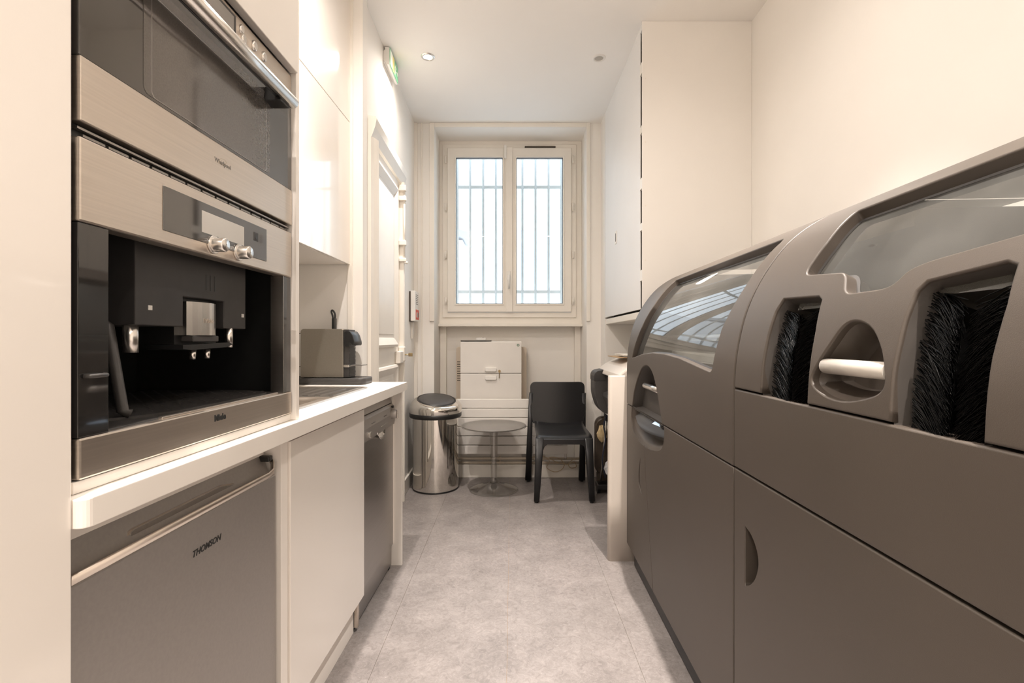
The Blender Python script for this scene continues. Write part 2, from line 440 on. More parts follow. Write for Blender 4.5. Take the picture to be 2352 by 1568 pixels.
# outside: iron grille and the courtyard
gr = thing('window_grille', 'blue-grey iron security grille of slim bars outside the window', 'grille', (-.02, 4.45, 1.1))
for x in (-.618, -.503, -.385, -.265, -.148, -.026, .096, .2165, .337, .455, .57):
    part('bar', MB().cyl((x, 4.45, 1.0), (x, 4.45, 3.1), .0125, 10), MT['grille'], gr)
for z in (2.515, 1.553):
    part('cross_bar', box(-.75, .75, 4.443, 4.457, z - .014, z + .014), MT['grille'], gr)
    for x in (-.73, .73):
        part('wall_fixing', box(x - .012, x + .012, 4.3605, 4.443, z - .012, z + .012), MT['grille'], gr)
struct('wall_courtyard', box(-6, 6, 9.0, 9.2, -1, 3.15), MT['out_wall'])
struct('ground_courtyard', box(-6, 6, 4.40, 9.0, -1.1, -1.0), MT['out_wall'])
sh = thing('outbuilding', 'small white outbuilding with a grey eave seen through the left pane', 'building', (-1.4, 6.5, -1))
part('wall', box(-2.6, -.62, 6.05, 6.5, -1, 2.36), MT['out_wall'], sh)
part('eave', MB().prism([(-2.7, 2.95), (-.54, 2.36), (-.54, 2.44), (-2.7, 3.05)], 'y', 5.95, 6.6), MT['roof'], sh)

# door in the left wall (frame D: wall face at x = -.76)
dr = struct('door_1', box(-.775, -.757, 2.642, 3.325, .006, 2.19), MT['wood_paint'], D, loc=(-.76, 2.98, 0))
def casing(mb, y0, y1, z0, z1, horiz):
    pr = [(-.7601, 0), (-.728, .004), (-.722, .018), (-.732, .04), (-.738, .075), (-.748, .085), (-.7601, .085)]
    return pr
cas = MB()
pr = [(-.7601, 0), (-.727, 0), (-.722, .012), (-.727, .03), (-.737, .055), (-.744, .085), (-.7601, .085)]   # (x, distance outwards)
for p_in, sign in ((2.645, -1), (3.322, 1)):
    cas.prism([(p[0], p_in + sign * p[1]) for p in pr], 'z', 0, 2.195)
part('jamb', cas, MT['wood_paint'], dr)
head = MB()
hp = [(-.7601, 2.185), (-.742, 2.19), (-.722, 2.245), (-.715, 2.285), (-.722, 2.298), (-.7601, 2.302)]
head.prism([(p[0], p[1]) for p in hp], 'y', 2.562, 3.405)
part('head_casing', head, MT['wood_paint'], dr)
for (z0, z1) in ((1.085, 2.10), (.18, .93)):
    y0, y1 = 2.70, 3.20
    mo = MB()
    def lp(d, x): return [(x, y0 + d, z0 + d), (x, y1 - d, z0 + d), (x, y1 - d, z1 - d), (x, y0 + d, z1 - d)]
    mo.rings([lp(-.022, -.757), lp(-.018, -.742), lp(-.004, -.737), (lp(.012, -.744)), lp(.03, -.752), lp(.04, -.7565)], False)
    part('panel_moulding', mo, MT['wood_paint'], dr)
    part('door_panel', box(-.760, -.7555, y0 + .06, y1 - .06, z0 + .06, z1 - .06), MT['wood_paint'], dr, .003)
for z in (2.04, 1.03):
    part('hinge', MB().cyl((-.733, 2.640, z - .055), (-.733, 2.640, z + .055), .009, 10), MT['wood_paint'], dr)
lk = part('lock_case', box(-.757, -.722, 3.19, 3.335, .955, 1.035), MT['wood_paint'], dr, .005)
part('lock_keep', box(-.757, -.715, 3.29, 3.335, .965, 1.065), MT['wood_paint'], lk, .006)
part('key', MB().tube([(-.715, 3.30, 1.01), (-.690, 3.30, 1.01)], .004, 8).box(-.690, -.662, 3.297, 3.303, .998, 1.022), MT['lock_brass'], lk, .002)
part('bolt_rod', MB().tube([(-.722, 3.318, 1.66), (-.722, 3.318, 2.16)], .007, 8), MT['wood_paint'], dr)
for z, r in ((1.66, .012), (1.775, .017), (2.08, .016), (2.15, .02)):
    part('bolt_guide', box(-.757, -.708, 3.318 - r, 3.318 + r, z - r, z + r), MT['wood_paint'], dr, .004)
part('bolt_knob', MB().tube([(-.722, 3.318, 1.645), (-.700, 3.325, 1.64)], .009, 10), MT['wood_paint'], dr)

# =================================================================== CEILING LAMPS
for i, (x, y, wt, spill) in enumerate(LAMPS):
    lab = ['lit recessed ceiling spotlight near the exit sign', 'unlit recessed ceiling spotlight beside the built-in cupboard',
           'lit recessed ceiling spotlight above the sink, out of the picture', 'lit recessed ceiling spotlight above the farther machine, out of the picture',
           'lit recessed ceiling spotlight above the tall cabinet, out of the picture', 'lit recessed ceiling spotlight above the nearer machine, out of the picture',
           'lit recessed ceiling spotlight behind the camera on the kitchen side', 'lit recessed ceiling spotlight behind the camera on the machine side'][i]
    t = thing('ceiling_spotlight', lab, 'spotlight', (x, y, CEIL), W, 'recessed ceiling spotlights')
    part('trim_ring', MB().lathe([(.027, -.001), (.029, -.006), (.040, -.004), (.043, .0005)], (x, y, CEIL), 28), MT['white_plastic'] if i else MT['satin_chrome'], t)
    part('lens', MB().lathe([(.028, -.0015), (.018, -.004), (.001, -.005)], (x, y, CEIL), 24, cap1=True), MT['lamp'] if wt else MT['lamp_off'], t)
    if wt:
        for nm, e_, ang in (('spot_beam', wt, 66), ('spot_spill', spill, 165)):
            ld = bpy.data.lights.new(nm, 'SPOT')
            ld.energy = e_
            ld.color = LAMP_COLOR
            ld.spot_size = math.radians(ang); ld.spot_blend = 1.0; ld.shadow_soft_size = .022
            lo = bpy.data.objects.new(nm, ld); C.objects.link(lo)
            lo.parent = t; lo.location = (0, 0, -.012)

# =================================================================== KITCHEN RUN (frame K)
# ---- tall cabinet at the near end
t = thing('tall_cabinet', 'tall cream gloss cabinet at the left edge beside the built-in microwave', 'cabinet', (-.9, .31, 0), K)
part('carcass', box(-1.19, -.606, .02, .606, .0, 2.86), MT['satin'], t)
part('door', box(-.604, -.585, .02, .6145, .02, 2.84), MT['gloss'], t, .0015)

# ---- housing for the built-in appliances, standing on the worktop
t = thing('appliance_housing', 'cream tall housing on the worktop holding microwave and built-in coffee machine', 'cabinet', (-.9, .94, .904), K)
part('side_panel', box(-1.19, -.606, .616, .636, .9035, 2.86), MT['satin'], t)
part('side_panel', box(-1.19, -.589, 1.2455, 1.263, .9035, 2.86), MT['satin'], t, .001)
part('back_panel', box(-1.195, -1.18, .636, 1.2455, .9035, 2.86), MT['satin'], t)
part('base_rail', box(-1.18, -.603, .636, 1.2455, .9035, .920), MT['satin'], t, .001)
part('top_shelf', box(-1.18, -.62, .636, 1.2455, 1.80, 1.815), MT['satin'], t)
part('top_door', box(-.604, -.583, .637, 1.2435, 1.803, 2.85), MT['gloss'], t, .002)

# ---- microwave
t = thing('built_in_microwave', 'stainless built-in microwave with bar handle and dark glass door', 'microwave', (-.6, .94, 1.405), K)
part('body', box(-1.0, -.628, .645, 1.237, 1.41, 1.79), MT['dark_grey'], t)
cp = part('control_panel', box(-.628, -.600, .641, 1.2435, 1.7135, 1.7955), MT['steel'], t, .002)
bz = part('display_bezel', box(-.6005, -.5985, .78, .998, 1.727, 1.788), MT['charcoal'], cp, .001)
part('display', box(-.5986, -.5976, .79, .988, 1.736, 1.781), MT['steel_dark'], bz)
for (y, z, r) in ((1.016, 1.773, .0075), (1.024, 1.757, .0085), (1.066, 1.768, .0095), (1.106, 1.767, .0095)):
    lo = []
    for dx, k in ((0, 1), (.004, 1), (.006, .75)):
        lo.append([(-.6005 + dx, y + r * k * math.cos(2 * PI * i / 16), z + r * 1.25 * k * math.sin(2 * PI * i / 16)) for i in range(16)])
    part('button', MB().rings(lo, True, cap1=True), MT['satin_chrome'], cp)
dg = part('door_glass', box(-.628, -.600, .641, 1.2425, 1.498, 1.711), MT['smoke_glass'], t, .0015)
part('viewing_window', MB().prism(rounded_rect(.752, 1.135, 1.5045, 1.69, .012), 'x', -.6004, -.5994), MT['mesh_glass'], dg)
part('window_frame_line', (lambda m: m.rings([[(-.5993, p[0], p[1]) for p in rounded_rect(.768, 1.12, 1.5045, 1.672, .01)], [(-.5993, p[0], p[1]) for p in rounded_rect(.7695, 1.1185, 1.506, 1.6705, .01)]], False))(MB()), MT['steel_dark'], dg)
ds = part('door_strip', box(-.628, -.5985, .641, 1.2435, 1.409, 1.4985), MT['steel'], t, .002)
part('lettering', text_x('Whirlpool', .0125, -.5984, .953, 1.4635, thick=.0004), MT['ink_grey'], ds)
ov = lambda k: [(-.5978, .951 + k * .012 * math.cos(2 * PI * i / 24), 1.467 + k * .006 * math.sin(2 * PI * i / 24 + .4)) for i in range(24)]
part('logo_ring', MB().rings([ov(1), ov(.93)], False), MT['lock_brass'], ds)
hd = part('handle', MB().tube([(-.556, .655, 1.686), (-.556, 1.160, 1.686)], .0140, 18), MT['satin_chrome'], t)
for y in (.70, 1.122):
    part('handle_bracket', box(-.600, -.560, y - .012, y + .030, 1.668, 1.700), MT['black'], hd, .002)
part('handle_reflection', box(-.574, -.569, .66, 1.156, 1.677, 1.695), MT['black'], hd, .002)  # black strip drawn as the handle's dark reflection in the glass
part('vent_slot', box(-.66, -.615, .645, 1.24, 1.390, 1.4085), MT['black'], t)
for k in range(14):
    y = .66 + k * .042
    part('vent_louvre', box(-.622, -.612, y, y + .036, 1.3945, 1.398), MT['steel_dark'], t)
part('vent_sill', box(-.63, -.606, .645, 1.24, 1.4005, 1.4035), MT['steel_dark'], t)

# ---- built-in coffee machine
t = thing('built_in_coffee_machine', 'stainless built-in coffee machine with black brewing bay and two knobs', 'coffee machine', (-.6, .94, .921), K)
fa = part('top_fascia', box(-.63, -.5985, .640, 1.2415, 1.2725, 1.3885), MT['steel'], t, .003)
dp = part('display_panel', box(-.5986, -.5972, .7917, 1.1163, 1.2945, 1.3692), MT['smoke_glass'], fa, .0008)
part('screen', box(-.5973, -.5965, .8874, 1.0232, 1.313, 1.3533), MT['screen'], dp)
part('socket', box(-.5973, -.5964, 1.062, 1.079, 1.333, 1.352), MT['charcoal'], dp, .002)
part('socket_slot', box(-.5965, -.596, 1.067, 1.075, 1.336, 1.349), MT['black'], dp)
for y in (.9215, 1.0042):
    kn = part('knob', MB().lathe([(.0135, 0), (.0135, .024), (.012, .0265), (.001, .027)], (0, 0, 0), 24), MT['satin_chrome'], fa)
    # turn the lathe so that it points along +x
    b = BASE[t.name]
    for v_ in kn.data.vertices:
        q = v_.co + b
        v_.co = Vector((-.5985 + q.z, y + q.x, 1.2955 + q.y)) - b
    part('knob_collar', MB().cyl((-.5985, y, 1.2955), (-.594, y, 1.2955), .0175, 24), MT['satin_chrome'], kn, .001)
ba = part('bottom_fascia', box(-.63, -.5985, .640, 1.2415, .9212, .978), MT['steel'], t, .003)
part('lettering', text_x('Miele', .0165, -.5984, .944, .9585, thick=.0005, bold=.0008), MT['ink'], ba)
# bay
bay = MB()
bay.box(-1.02, -1.0, .645, 1.237, .93, 1.385)
bay.box(-1.0, -.63, .641, .65, .93, 1.385)
bay.box(-1.0, -.63, 1.232, 1.2405, .93, 1.385)
bay.box(-1.0, -.63, .65, 1.232, .93, .965)
bay.box(-1.0, -.63, .65, 1.232, 1.30, 1.385)
part('bay', bay, MT['black'], t)
part('door_pillar', box(-.63, -.6005, .6405, .689, .9785, 1.272), MT['black_glass'], t, .001)
part('pillar_handle', MB().tube([(-.600, .648, 1.062), (-.592, .652, 1.062), (-.592, .676, 1.062), (-.600, .68, 1.062)], .003, 8), MT['charcoal'], t)
rp = part('door_pillar', box(-.63, -.6015, 1.204, 1.241, .9785, 1.272), MT['black_glass'], t, .001)
part('edge_strip', box(-.632, -.6005, 1.2, 1.2035, .9785, 1.272), MT['steel_dark'], rp)
# brewing unit
br = MB()
cut = (.915, 1.042, 1.195)
br.prism([(.80, 1.30), (.80, 1.137), (cut[0], 1.137), (cut[0], cut[2]), (cut[1], cut[2]), (cut[1], 1.137), (1.125, 1.137), (1.125, 1.30)], 'x', -.80, -.652)
bu = part('brewing_unit', br, MT['dark_grey'], t, .002)
part('wing', box(-.85, -.70, .735, .7995, 1.14, 1.30), MT['dark_grey'], bu, .002)
part('wing', box(-.85, -.69, 1.1255, 1.185, 1.14, 1.30), MT['dark_grey'], bu, .002)
for k in range(3):
    part('slot', box(-.6525, -.6515, .982 + k * .0135, .986 + k * .0135, 1.214, 1.246), MT['black'], bu)
for y in (.832, 1.112):
    part('indicator', box(-.652, -.651, y - .0045, y + .0045, 1.164, 1.172), MT['screen'], bu)
part('spout_back', box(-.80, -.67, .915, 1.042, 1.10, 1.20), MT['black'], bu)
sp = MB()
lo = [[(-.648 - .02 * ((y - .975) / .05) ** 2 + .008, y, z) for y in [.93 + .09 * i / 10 for i in range(11)]] for z in (1.121, 1.186)]
pts = [(p[0], p[1]) for p in lo[0]] + [(-.675, 1.02), (-.675, .93)]
sp.prism(pts, 'z', 1.121, 1.187)
so = part('spout_block', sp, MT['satin_chrome'], t)
part('lettering', text_x('Miele', .013, -.6395, .975, 1.150, thick=.0003), MT['steel'], so)
part('spout_foot', box(-.675, -.646, .935, 1.015, 1.108, 1.1205), MT['charcoal'], so, .002)
part('spout_plate', MB().prism([(.905, 1.094), (.905, 1.102), (1.05, 1.106), (1.065, 1.102), (1.04, 1.096), (.93, 1.092)], 'x', -.72, -.645), MT['black'], so)
for y in (.953, .997):
    part('nozzle', MB().cyl((-.66, y, 1.092), (-.66, y, 1.073), .0065, 14, .0055), MT['satin_chrome'], so)
part('water_spout', MB().cyl((-.67, .812, 1.140), (-.67, .812, 1.090), .0115, 18), MT['satin_chrome'], t)
part('steam_spout', MB().cyl((-.66, 1.072, 1.138), (-.66, 1.072, 1.095), .0085, 16), MT['satin_chrome'], t)
part('milk_pipe', MB().tube([(-.70, .785, 1.142), (-.690, .79, 1.135), (-.655, .778, .995), (-.648, .785, .990)], .0085, 12), MT['charcoal'], t)
# drip tray
tr = part('drip_tray', box(-.97, -.612, .655, 1.215, .966, .981), MT['charcoal'], t, .003)
gp = [(-.95, .72), (-.70, .72), (-.635, .80), (-.614, .86), (-.614, 1.17), (-.70, 1.2), (-.95, 1.2)]
part('drip_grille', MB().prism(round_corners(gp, .04), 'z', .981, .9855), MT['dark_grey'], tr)
ho = MB()
for i in range(9):
    for j in range(26):
        x = -.93 + i * .034 + (.017 if j % 2 else 0); y = .74 + j * .0175
        if x > -.628 - max(0, (.86 - y)) * .8 - .008: continue
        ho.disc((x, y, .9858), 'z', .0032, 8)
part('drain_holes', ho, MT['steel_dark'], tr, kind='stuff')
part('tray_edge', box(-.6135, -.6055, .80, 1.185, .9725, .982), MT['steel'], tr, .001)

# ---- worktop with sink cut-out
wt = MB()
X0, X1, Y0, Y1 = -1.195, -.570, .6172, 2.385
HX0, HX1, HY0, HY1 = -1.075, -.71, 1.35, 1.72
def slab(z):
    return [(X0, Y0, z), (X1 - .012, Y0, z)] + [(X1 - .012 + .012 * math.sin(a), Y0 + .012 - .012 * math.cos(a), z) for a in [PI / 2 * k / 5 for k in range(1, 6)]] + [(X1, Y1, z), (X0, Y1, z)]
n_ = len(slab(0))
vs = slab(.8645) + slab(.903)
wt.add(vs, [(i, (i + 1) % n_, n_ + (i + 1) % n_, n_ + i) for i in range(n_)])
for z in (.8645, .903):                  # faces around the sink opening
    tv = slab(z) + [(HX0, HY0, z), (HX1, HY0, z), (HX1, HY1, z), (HX0, HY1, z)]
    k = n_
    wt.add(tv, [(0, 1, k + 1, k), tuple(list(range(1, n_ - 2)) + [k + 1]), (n_ - 3, n_ - 2, k + 2, k + 1), (n_ - 2, n_ - 1, k + 3, k + 2), (n_ - 1, 0, k, k + 3)])
hl = [[(HX0, HY0, z), (HX1, HY0, z), (HX1, HY1, z), (HX0, HY1, z)] for z in (.8645, .903)]
wt.rings(hl, False)
tag(link_mesh('worktop', wt, MT['worktop'], None, (-.9, 1.5, .8645), K, bevel=.0015), 'long white laminate worktop running over fridge, cupboard and dishwasher', 'worktop')

# ---- sink and drainer
t = thing('kitchen_sink', 'stainless steel sink and ribbed drainer set into the white worktop', 'sink', (-.9, 1.7, .904), K)
rim = MB()
rim.rings([[(p[0], p[1], z) for p in rounded_rect(*r, 6)] for r, z in (
    ((-1.135, -.668, 1.30, 2.100, .03), .9032), ((-1.133, -.670, 1.302, 2.098, .03), .9075), ((-1.125, -.678, 1.31, 2.09, .028), .9085), ((-1.118, -.685, 1.317, 2.083, .026), .9055))], True, cap1=False)
part('rim', rim, MT['steel'], t)
bw = MB()
bw.rings([[(p[0], p[1], z) for p in rounded_rect(*r, 6)] for r, z in (((-1.118, -.685, 1.317, 1.735, .026), .9054), ((-1.07, -.715, 1.355, 1.71, .05), .903), ((-1.065, -.72, 1.36, 1.705, .05), .89), ((-1.05, -.735, 1.375, 1.69, .05), .76), ((-1.02, -.765, 1.405, 1.66, .04), .752))], True, cap1=True)
part('bowl', bw, MT['steel'], t)
dbd = part('drainboard', box(-1.118, -.685, 1.735, 2.083, .9033, .9052), MT['steel_dark'], t)
for k in range(9):
    x = -1.095 + k * .047
    part('rib', MB().prism([(x, .9052), (x + .008, .9082), (x + .020, .9082), (x + .028, .9052)], 'y', 1.76, 2.065 - (.05 if k % 4 == 3 else 0)), MT['steel_dark'], dbd)
part('waste', MB().lathe([(.03, .0), (.034, .003), (.02, .002), (.001, -.002)], (-.89, 1.53, .7525), 20), MT['satin_chrome'], t)

# ---- fridge under the worktop
t = thing('fridge', 'silver-grey under-counter fridge below the built-in coffee machine', 'fridge', (-.9, .93, 0), K)
part('body', box(-1.17, -.672, .652, 1.204, .03, .858), MT['charcoal'], t)
part('top_cover', MB().prism([(-1.15, .858), (-.675, .858), (-.655, .850), (-.652, .823), (-1.15, .823)], 'y', .651, 1.2045), MT['satin'], t)
dl = MB().prism([(-.672, .10), (-.628, .10), (-.621, .108), (-.621, .771), (-.627, .776), (-.672, .776)], 'y', .650, 1.2045)
do = part('door', dl, MT['fridge'], t, .002)
part('lettering', text_x('THOMSON', .0172, -.6207, .938, .7065, thick=.0004, bold=.0003, shear=.25), MT['ink'], do)
part('grip_recess', MB().prism([(-.672, .776), (-.640, .7765), (-.6535, .8225), (-.672, .8225)], 'y', .651, 1.2045), MT['fridge'], do)
gy = [(-.6185, .650, .7865), (-.6185, 1.17, .7865), (-.6185, 1.192, .791), (-.622, 1.200, .806), (-.628, 1.203, .812)]
gl = MB()
lo = []
for p in gy:
    lo.append([(p[0] + a, p[1], p[2] + b) for a, b in ((0, 0), (-.003, .0015), (-.010, -.004), (-.006, -.0135), (-.0005, -.0125))])
gl.rings(lo, True, True, True)
part('grip_rail', gl, MT['steel'], do)
part('finger_hold', MB().prism([(.770, .776), (.776, .7985), (.785, .8005), (1.02, .8015), (1.10, .785), (1.10, .776)], 'x', -.648, -.6445), MT['satin_chrome'], do)
part('finger_gap', MB().prism([(.777, .776), (.782, .7955), (.789, .7975), (1.015, .7985), (1.09, .785), (1.09, .776)], 'x', -.6446, -.6436), MT['fridge'], do)
part('hinge_cap', box(-.668, -.628, 1.185, 1.2035, .8085, .8225), MT['black'], t, .003)
part('toe_plate', box(-.69, -.66, .652, 1.204, .03, .095), MT['charcoal'], t)
for y in (.68, 1.175):
    part('foot', MB().cyl((-.70, y, 0), (-.70, y, .03), .018, 12), MT['black'], t)
    part('foot', MB().cyl((-1.12, y, 0), (-1.12, y, .03), .018, 12), MT['black'], t)

# ---- base cupboard
t = thing('base_cupboard', 'cream gloss base cupboard between the grey fridge and the dishwasher', 'cabinet', (-.9, 1.53, 0), K)
part('side_panel', box(-1.18, -.612, 1.2125, 1.2475, 0, .864), MT['satin'], t, .001)
part('side_panel', box(-1.18, -.627, 1.808, 1.826, .127, .8640), MT['satin'], t)
part('floor_board', box(-1.18, -.627, 1.248, 1.8079, .127, .145), MT['satin'], t)
part('back_board', box(-1.19, -1.181, 1.248, 1.826, .127, .86), MT['satin'], t)
part('door', box(-.625, -.606, 1.2505, 1.8385, .134, .846), MT['gloss'], t, .0015)
part('plinth', box(-.66, -.642, 1.248, 1.822, 0, .126), MT['satin'], t)

# ---- dishwasher
t = thing('dishwasher', 'dark grey slim dishwasher with a dial beside the white end panel', 'dishwasher', (-.9, 2.1, 0), K)
part('body', box(-1.17, -.672, 1.85, 2.352, .03, .858), MT['charcoal'], t)
part('top_strip', MB().prism([(-.70, .862), (-.668, .862), (-.652, .848), (-.640, .806), (-.70, .806)], 'y', 1.846, 2.356), MT['fridge'], t)
cp = part('control_panel', MB().prism([(-.68, .8015), (-.640, .8015), (-.630, .79), (-.624, .755), (-.627, .702), (-.68, .702)], 'y', 1.846, 2.356), MT['fridge'], t)
def xdisc(name, y, z, r, x0, x1, m, parent, r1=None):
    return part(name, MB().cyl((x0, y, z), (x1, y, z), r, 22, r1), m, parent, .001)
kn = xdisc('dial', 2.300, .757, .024, -.628, -.600, MT['fridge'], cp, .019)
part('dial_grip', box(-.601, -.594, 2.294, 2.306, .736, .778), MT['satin_chrome'], kn, .002)
part('start_button', box(-.632, -.620, 2.31, 2.324, .784, .795), MT['charcoal'], cp, .002)
xdisc('push_button', 1.955, .725, .0125, -.628, -.616, MT['satin_chrome'], cp)
for k in range(4):
    part('print_mark', box(-.6262, -.6250, 2.17 + k * .012, 2.176 + k * .012, .762, .7675), MT['ink_grey'], cp)
part('print_mark', box(-.6262, -.6245, 1.99, 2.04, .762, .765), MT['ink_grey'], cp)
part('badge', box(-.6268, -.6245, 2.12, 2.22, .7265, .729), MT['satin_chrome'], cp)
do = part('door', box(-.672, -.6352, 1.846, 2.340, .112, .700), MT['steel_dark'], t, .002)
part('door_edge', box(-.672, -.6345, 2.3405, 2.356, .112, .700), MT['fridge'], do, .002)
hs = MB()
for k in range(7):
    pass
lo = []
for a, x, zc, sy, sz in ((0, -.629, .712, .062, .0), (1, -.624, .712, .060, .030), (2, -.622, .706, .050, .034), (3, -.630, .702, .030, .026)):
    lo.append([(x + (-.006 if a == 0 else 0), 2.13 + sy * math.cos(PI + PI * i / 14), zc + (sz * math.sin(PI + PI * i / 14) if sz else 0)) for i in range(15)])
hs.rings([l + l[::-1][1:-1] for l in lo], True)
part('handle_scoop', hs, MT['satin_chrome'], do)
part('kick_plate', box(-.665, -.642, 1.829, 2.356, .012, .108), MT['steel_dark'], t, .003)
part('kick_bracket', box(-.650, -.627, 1.8265, 1.846, .014, .106), MT['steel'], t, .003)
part('kick_end', box(-.672, -.652, 1.8275, 1.829, .02, .108), MT['steel'], t)
for y in (1.845, 2.33):
    part('foot', box(-.672, -.645, y - .012, y + .012, 0, .0118), MT['black'], t)
    part('foot', MB().cyl((-1.10, y, 0), (-1.10, y, .03), .02, 12), MT['black'], t)

# ---- end panel
tag(link_mesh('end_panel', MB().box(-1.18, -.594, 2.367, 2.3845, 0, .8643).box(-1.18, -.637, 2.3575, 2.3669, .11, .8643), MT['satin'], None, (-.9, 2.375, 0), K, bevel=.0015),
    'upright cream end panel carrying the far end of the worktop', 'panel')

# ---- wall cupboard over the sink
t = thing('wall_cupboard', 'cream high-gloss wall cupboard above the sink reflecting the window', 'cabinet', (-1.03, 1.83, 1.488), K)
part('carcass', box(-1.195, -.881, 1.266, 2.3985, 1.489, 2.864), MT['satin'], t)
for y0, y1 in ((1.266, 1.8285), (1.8315, 2.3985)):
    for z0, z1 in ((1.488, 2.1935), (2.197, 2.85)):
        part('door', box(-.8795, -.861, y0, y1, z0, z1), MT['gloss'], t, .0015)

# ---- capsule coffee machine on its tray
tr = MB()
tr.rings([[(p[0], p[1], z) for p in rounded_rect(*r, 6)] for r, z in (
    ((-1.13, -.735, 2.222, 2.362, .03), .9036), ((-1.13, -.732, 2.219, 2.365, .03), .907), ((-1.13, -.732, 2.219, 2.365, .03), .930), ((-1.127, -.735, 2.222, 2.362, .03), .9335), ((-1.12, -.742, 2.229, 2.355, .028), .9335), ((-1.118, -.744, 2.231, 2.353, .028), .931))], True, True, True)
t2 = thing('machine_tray', 'long black rounded tray under the capsule coffee machine', 'tray', (-.93, 2.30, .9036), K)
part('tray', tr, MT['charcoal'], t2)
dots = MB()
for i in range(5):
    for j in range(9):
        dots.disc((-.755 - i * .012, 2.245 + j * .012, .9316), 'z', .004, 8)
part('grille_dots', dots, MT['satin_chrome'], t2, kind='stuff')
t = thing('capsule_coffee_machine', 'titanium-grey capsule coffee machine with raised black lever on the worktop', 'coffee machine', (-.93, 2.31, .9335), K)
part('body', MB().prism([(-1.049, .9336), (-1.049, 1.150), (-1.046, 1.158), (-1.038, 1.1635), (-.853, 1.1635), (-.846, 1.159), (-.845, .9336)], 'y', 2.262, 2.356), MT['nesp'], t, .002)
part('front_column', box(-.8448, -.819, 2.268, 2.350, .9336, 1.160), MT['charcoal'], t, .002)
for k in range(22):
    z = .942 + k * .0066
    part('front_rib', box(-.8188, -.8165, 2.2665, 2.3515, z, z + .0036), MT['black'], t)
nose = [(-.840, 1.092), (-.840, 1.148), (-.828, 1.155), (-.812, 1.152), (-.800, 1.135), (-.790, 1.102), (-.790, 1.088), (-.797, 1.083), (-.803, 1.092), (-.812, 1.098), (-.816, 1.082), (-.838, 1.082)]
part('brew_head', MB().prism(round_corners(nose, .006), 'y', 2.256, 2.362, True), MT['black'], t, .003)
cup = part('cup_shelf', box(-.819, -.757, 2.275, 2.345, .988, .9935), MT['steel_dark'], t, .002)
part('shelf_bracket', box(-.845, -.818, 2.262, 2.355, .982, .994), MT['satin_chrome'], cup, .002)
part('lever', MB().tube(catmull([(-.905, 2.315, 1.160), (-.906, 2.315, 1.205), (-.905, 2.315, 1.232), (-.912, 2.315, 1.250), (-.920, 2.315, 1.254), (-.922, 2.315, 1.245), (-.917, 2.315, 1.228), (-.914, 2.315, 1.205), (-.914, 2.315, 1.163)], False, 5), .0045, 10).box(-.916, -.902, 2.302, 2.328, 1.158, 1.215), MT['black'], t, .002)
# ---- white box behind it
t = thing('white_wall_box', 'flat white box against the end wall left of the capsule machine', 'box', (-1.1, 2.388, .904), K)
part('box', box(-1.19, -1.0, 2.374, 2.404, .9036, .978), MT['white_plastic'], t, .002)
part('seam', box(-1.188, -1.002, 2.376, 2.404, .978, .9805), MT['brown'], t)
part('lid', box(-1.19, -1.0, 2.374, 2.404, .9805, 1.142), MT['white_plastic'], t, .002)
part('top_seam', box(-1.188, -1.002, 2.377, 2.404, 1.142, 1.1455), MT['brown'], t)

# =================================================================== THE TWO GREY MACHINES (frame M)
PROF = [(.53, .11), (.53, .95), (.5312, 1.0), (.5353, 1.06), (.5435, 1.11), (.555, 1.16), (.5725, 1.21), (.5975, 1.26), (.6305, 1.31), (.664, 1.35),
        (.70, 1.381), (.74, 1.407), (.79, 1.430), (.85, 1.446), (.95, 1.455), (1.27, 1.46)]
FINE = PROF[:1] + catmull([(.53, .80), (.53, .85), (.53, .90)] + PROF[1:], False, 6)
ARC = [0.0]
for a, b in zip(FINE, FINE[1:]): ARC.append(ARC[-1] + math.dist(a, b))
def surf(v, s, d=0.0):
    """point on the machines' front: v along the row, s up along the skin, d inwards; also its normal and tangent"""
    i = 0
    while i < len(ARC) - 2 and ARC[i + 1] < s: i += 1
    t = (s - ARC[i]) / (ARC[i + 1] - ARC[i])
    a, b = FINE[i], FINE[i + 1]
    x, z = a[0] + (b[0] - a[0]) * t, a[1] + (b[1] - a[1]) * t
    def tang(j):
        p, q = FINE[max(0, j - 1)], FINE[min(len(FINE) - 1, j + 1)]
        l = math.dist(p, q); return ((q[0] - p[0]) / l, (q[1] - p[1]) / l)
    ta, tb = tang(i), tang(i + 1)
    if i == 0: ta = tb = (0.0, 1.0)
    tt = Vector((ta[0] + (tb[0] - ta[0]) * max(0, min(1, t)), ta[1] + (tb[1] - ta[1]) * max(0, min(1, t)))).normalized()
    T = Vector((tt.x, 0, tt.y)); N = Vector((-tt.y, 0, tt.x))
    return Vector((x, v, z)) - N * d, N, T

def resample(loop, seg):
    out = []
    for a, b in zip(loop, loop[1:] + loop[:1]):
        l = math.dist(a, b); n = max(1, int(math.ceil(l / seg)))
        out += [(a[0] + (b[0] - a[0]) * k / n, a[1] + (b[1] - a[1]) * k / n) for k in range(n)]
    return out
def area2(l): return sum(a[0] * b[1] - b[0] * a[1] for a, b in zip(l, l[1:] + l[:1]))
def loop_normals(l):
    """left normals (inside of a counter-clockwise loop), mitred a little"""
    out = []
    n = len(l)
    for i in range(n):
        p, q, r = Vector(l[i - 1]), Vector(l[i]), Vector(l[(i + 1) % n])
        e1 = (q - p).normalized(); e2 = (r - q).normalized()
        m = Vector((-(e1.y + e2.y), e1.x + e2.x))
        m = m.normalized() if m.length > 1e-6 else Vector((-e1.y, e1.x))
        c = max(.55, m.dot(Vector((-e1.y, e1.x))))
        out.append(m / c)
    return out

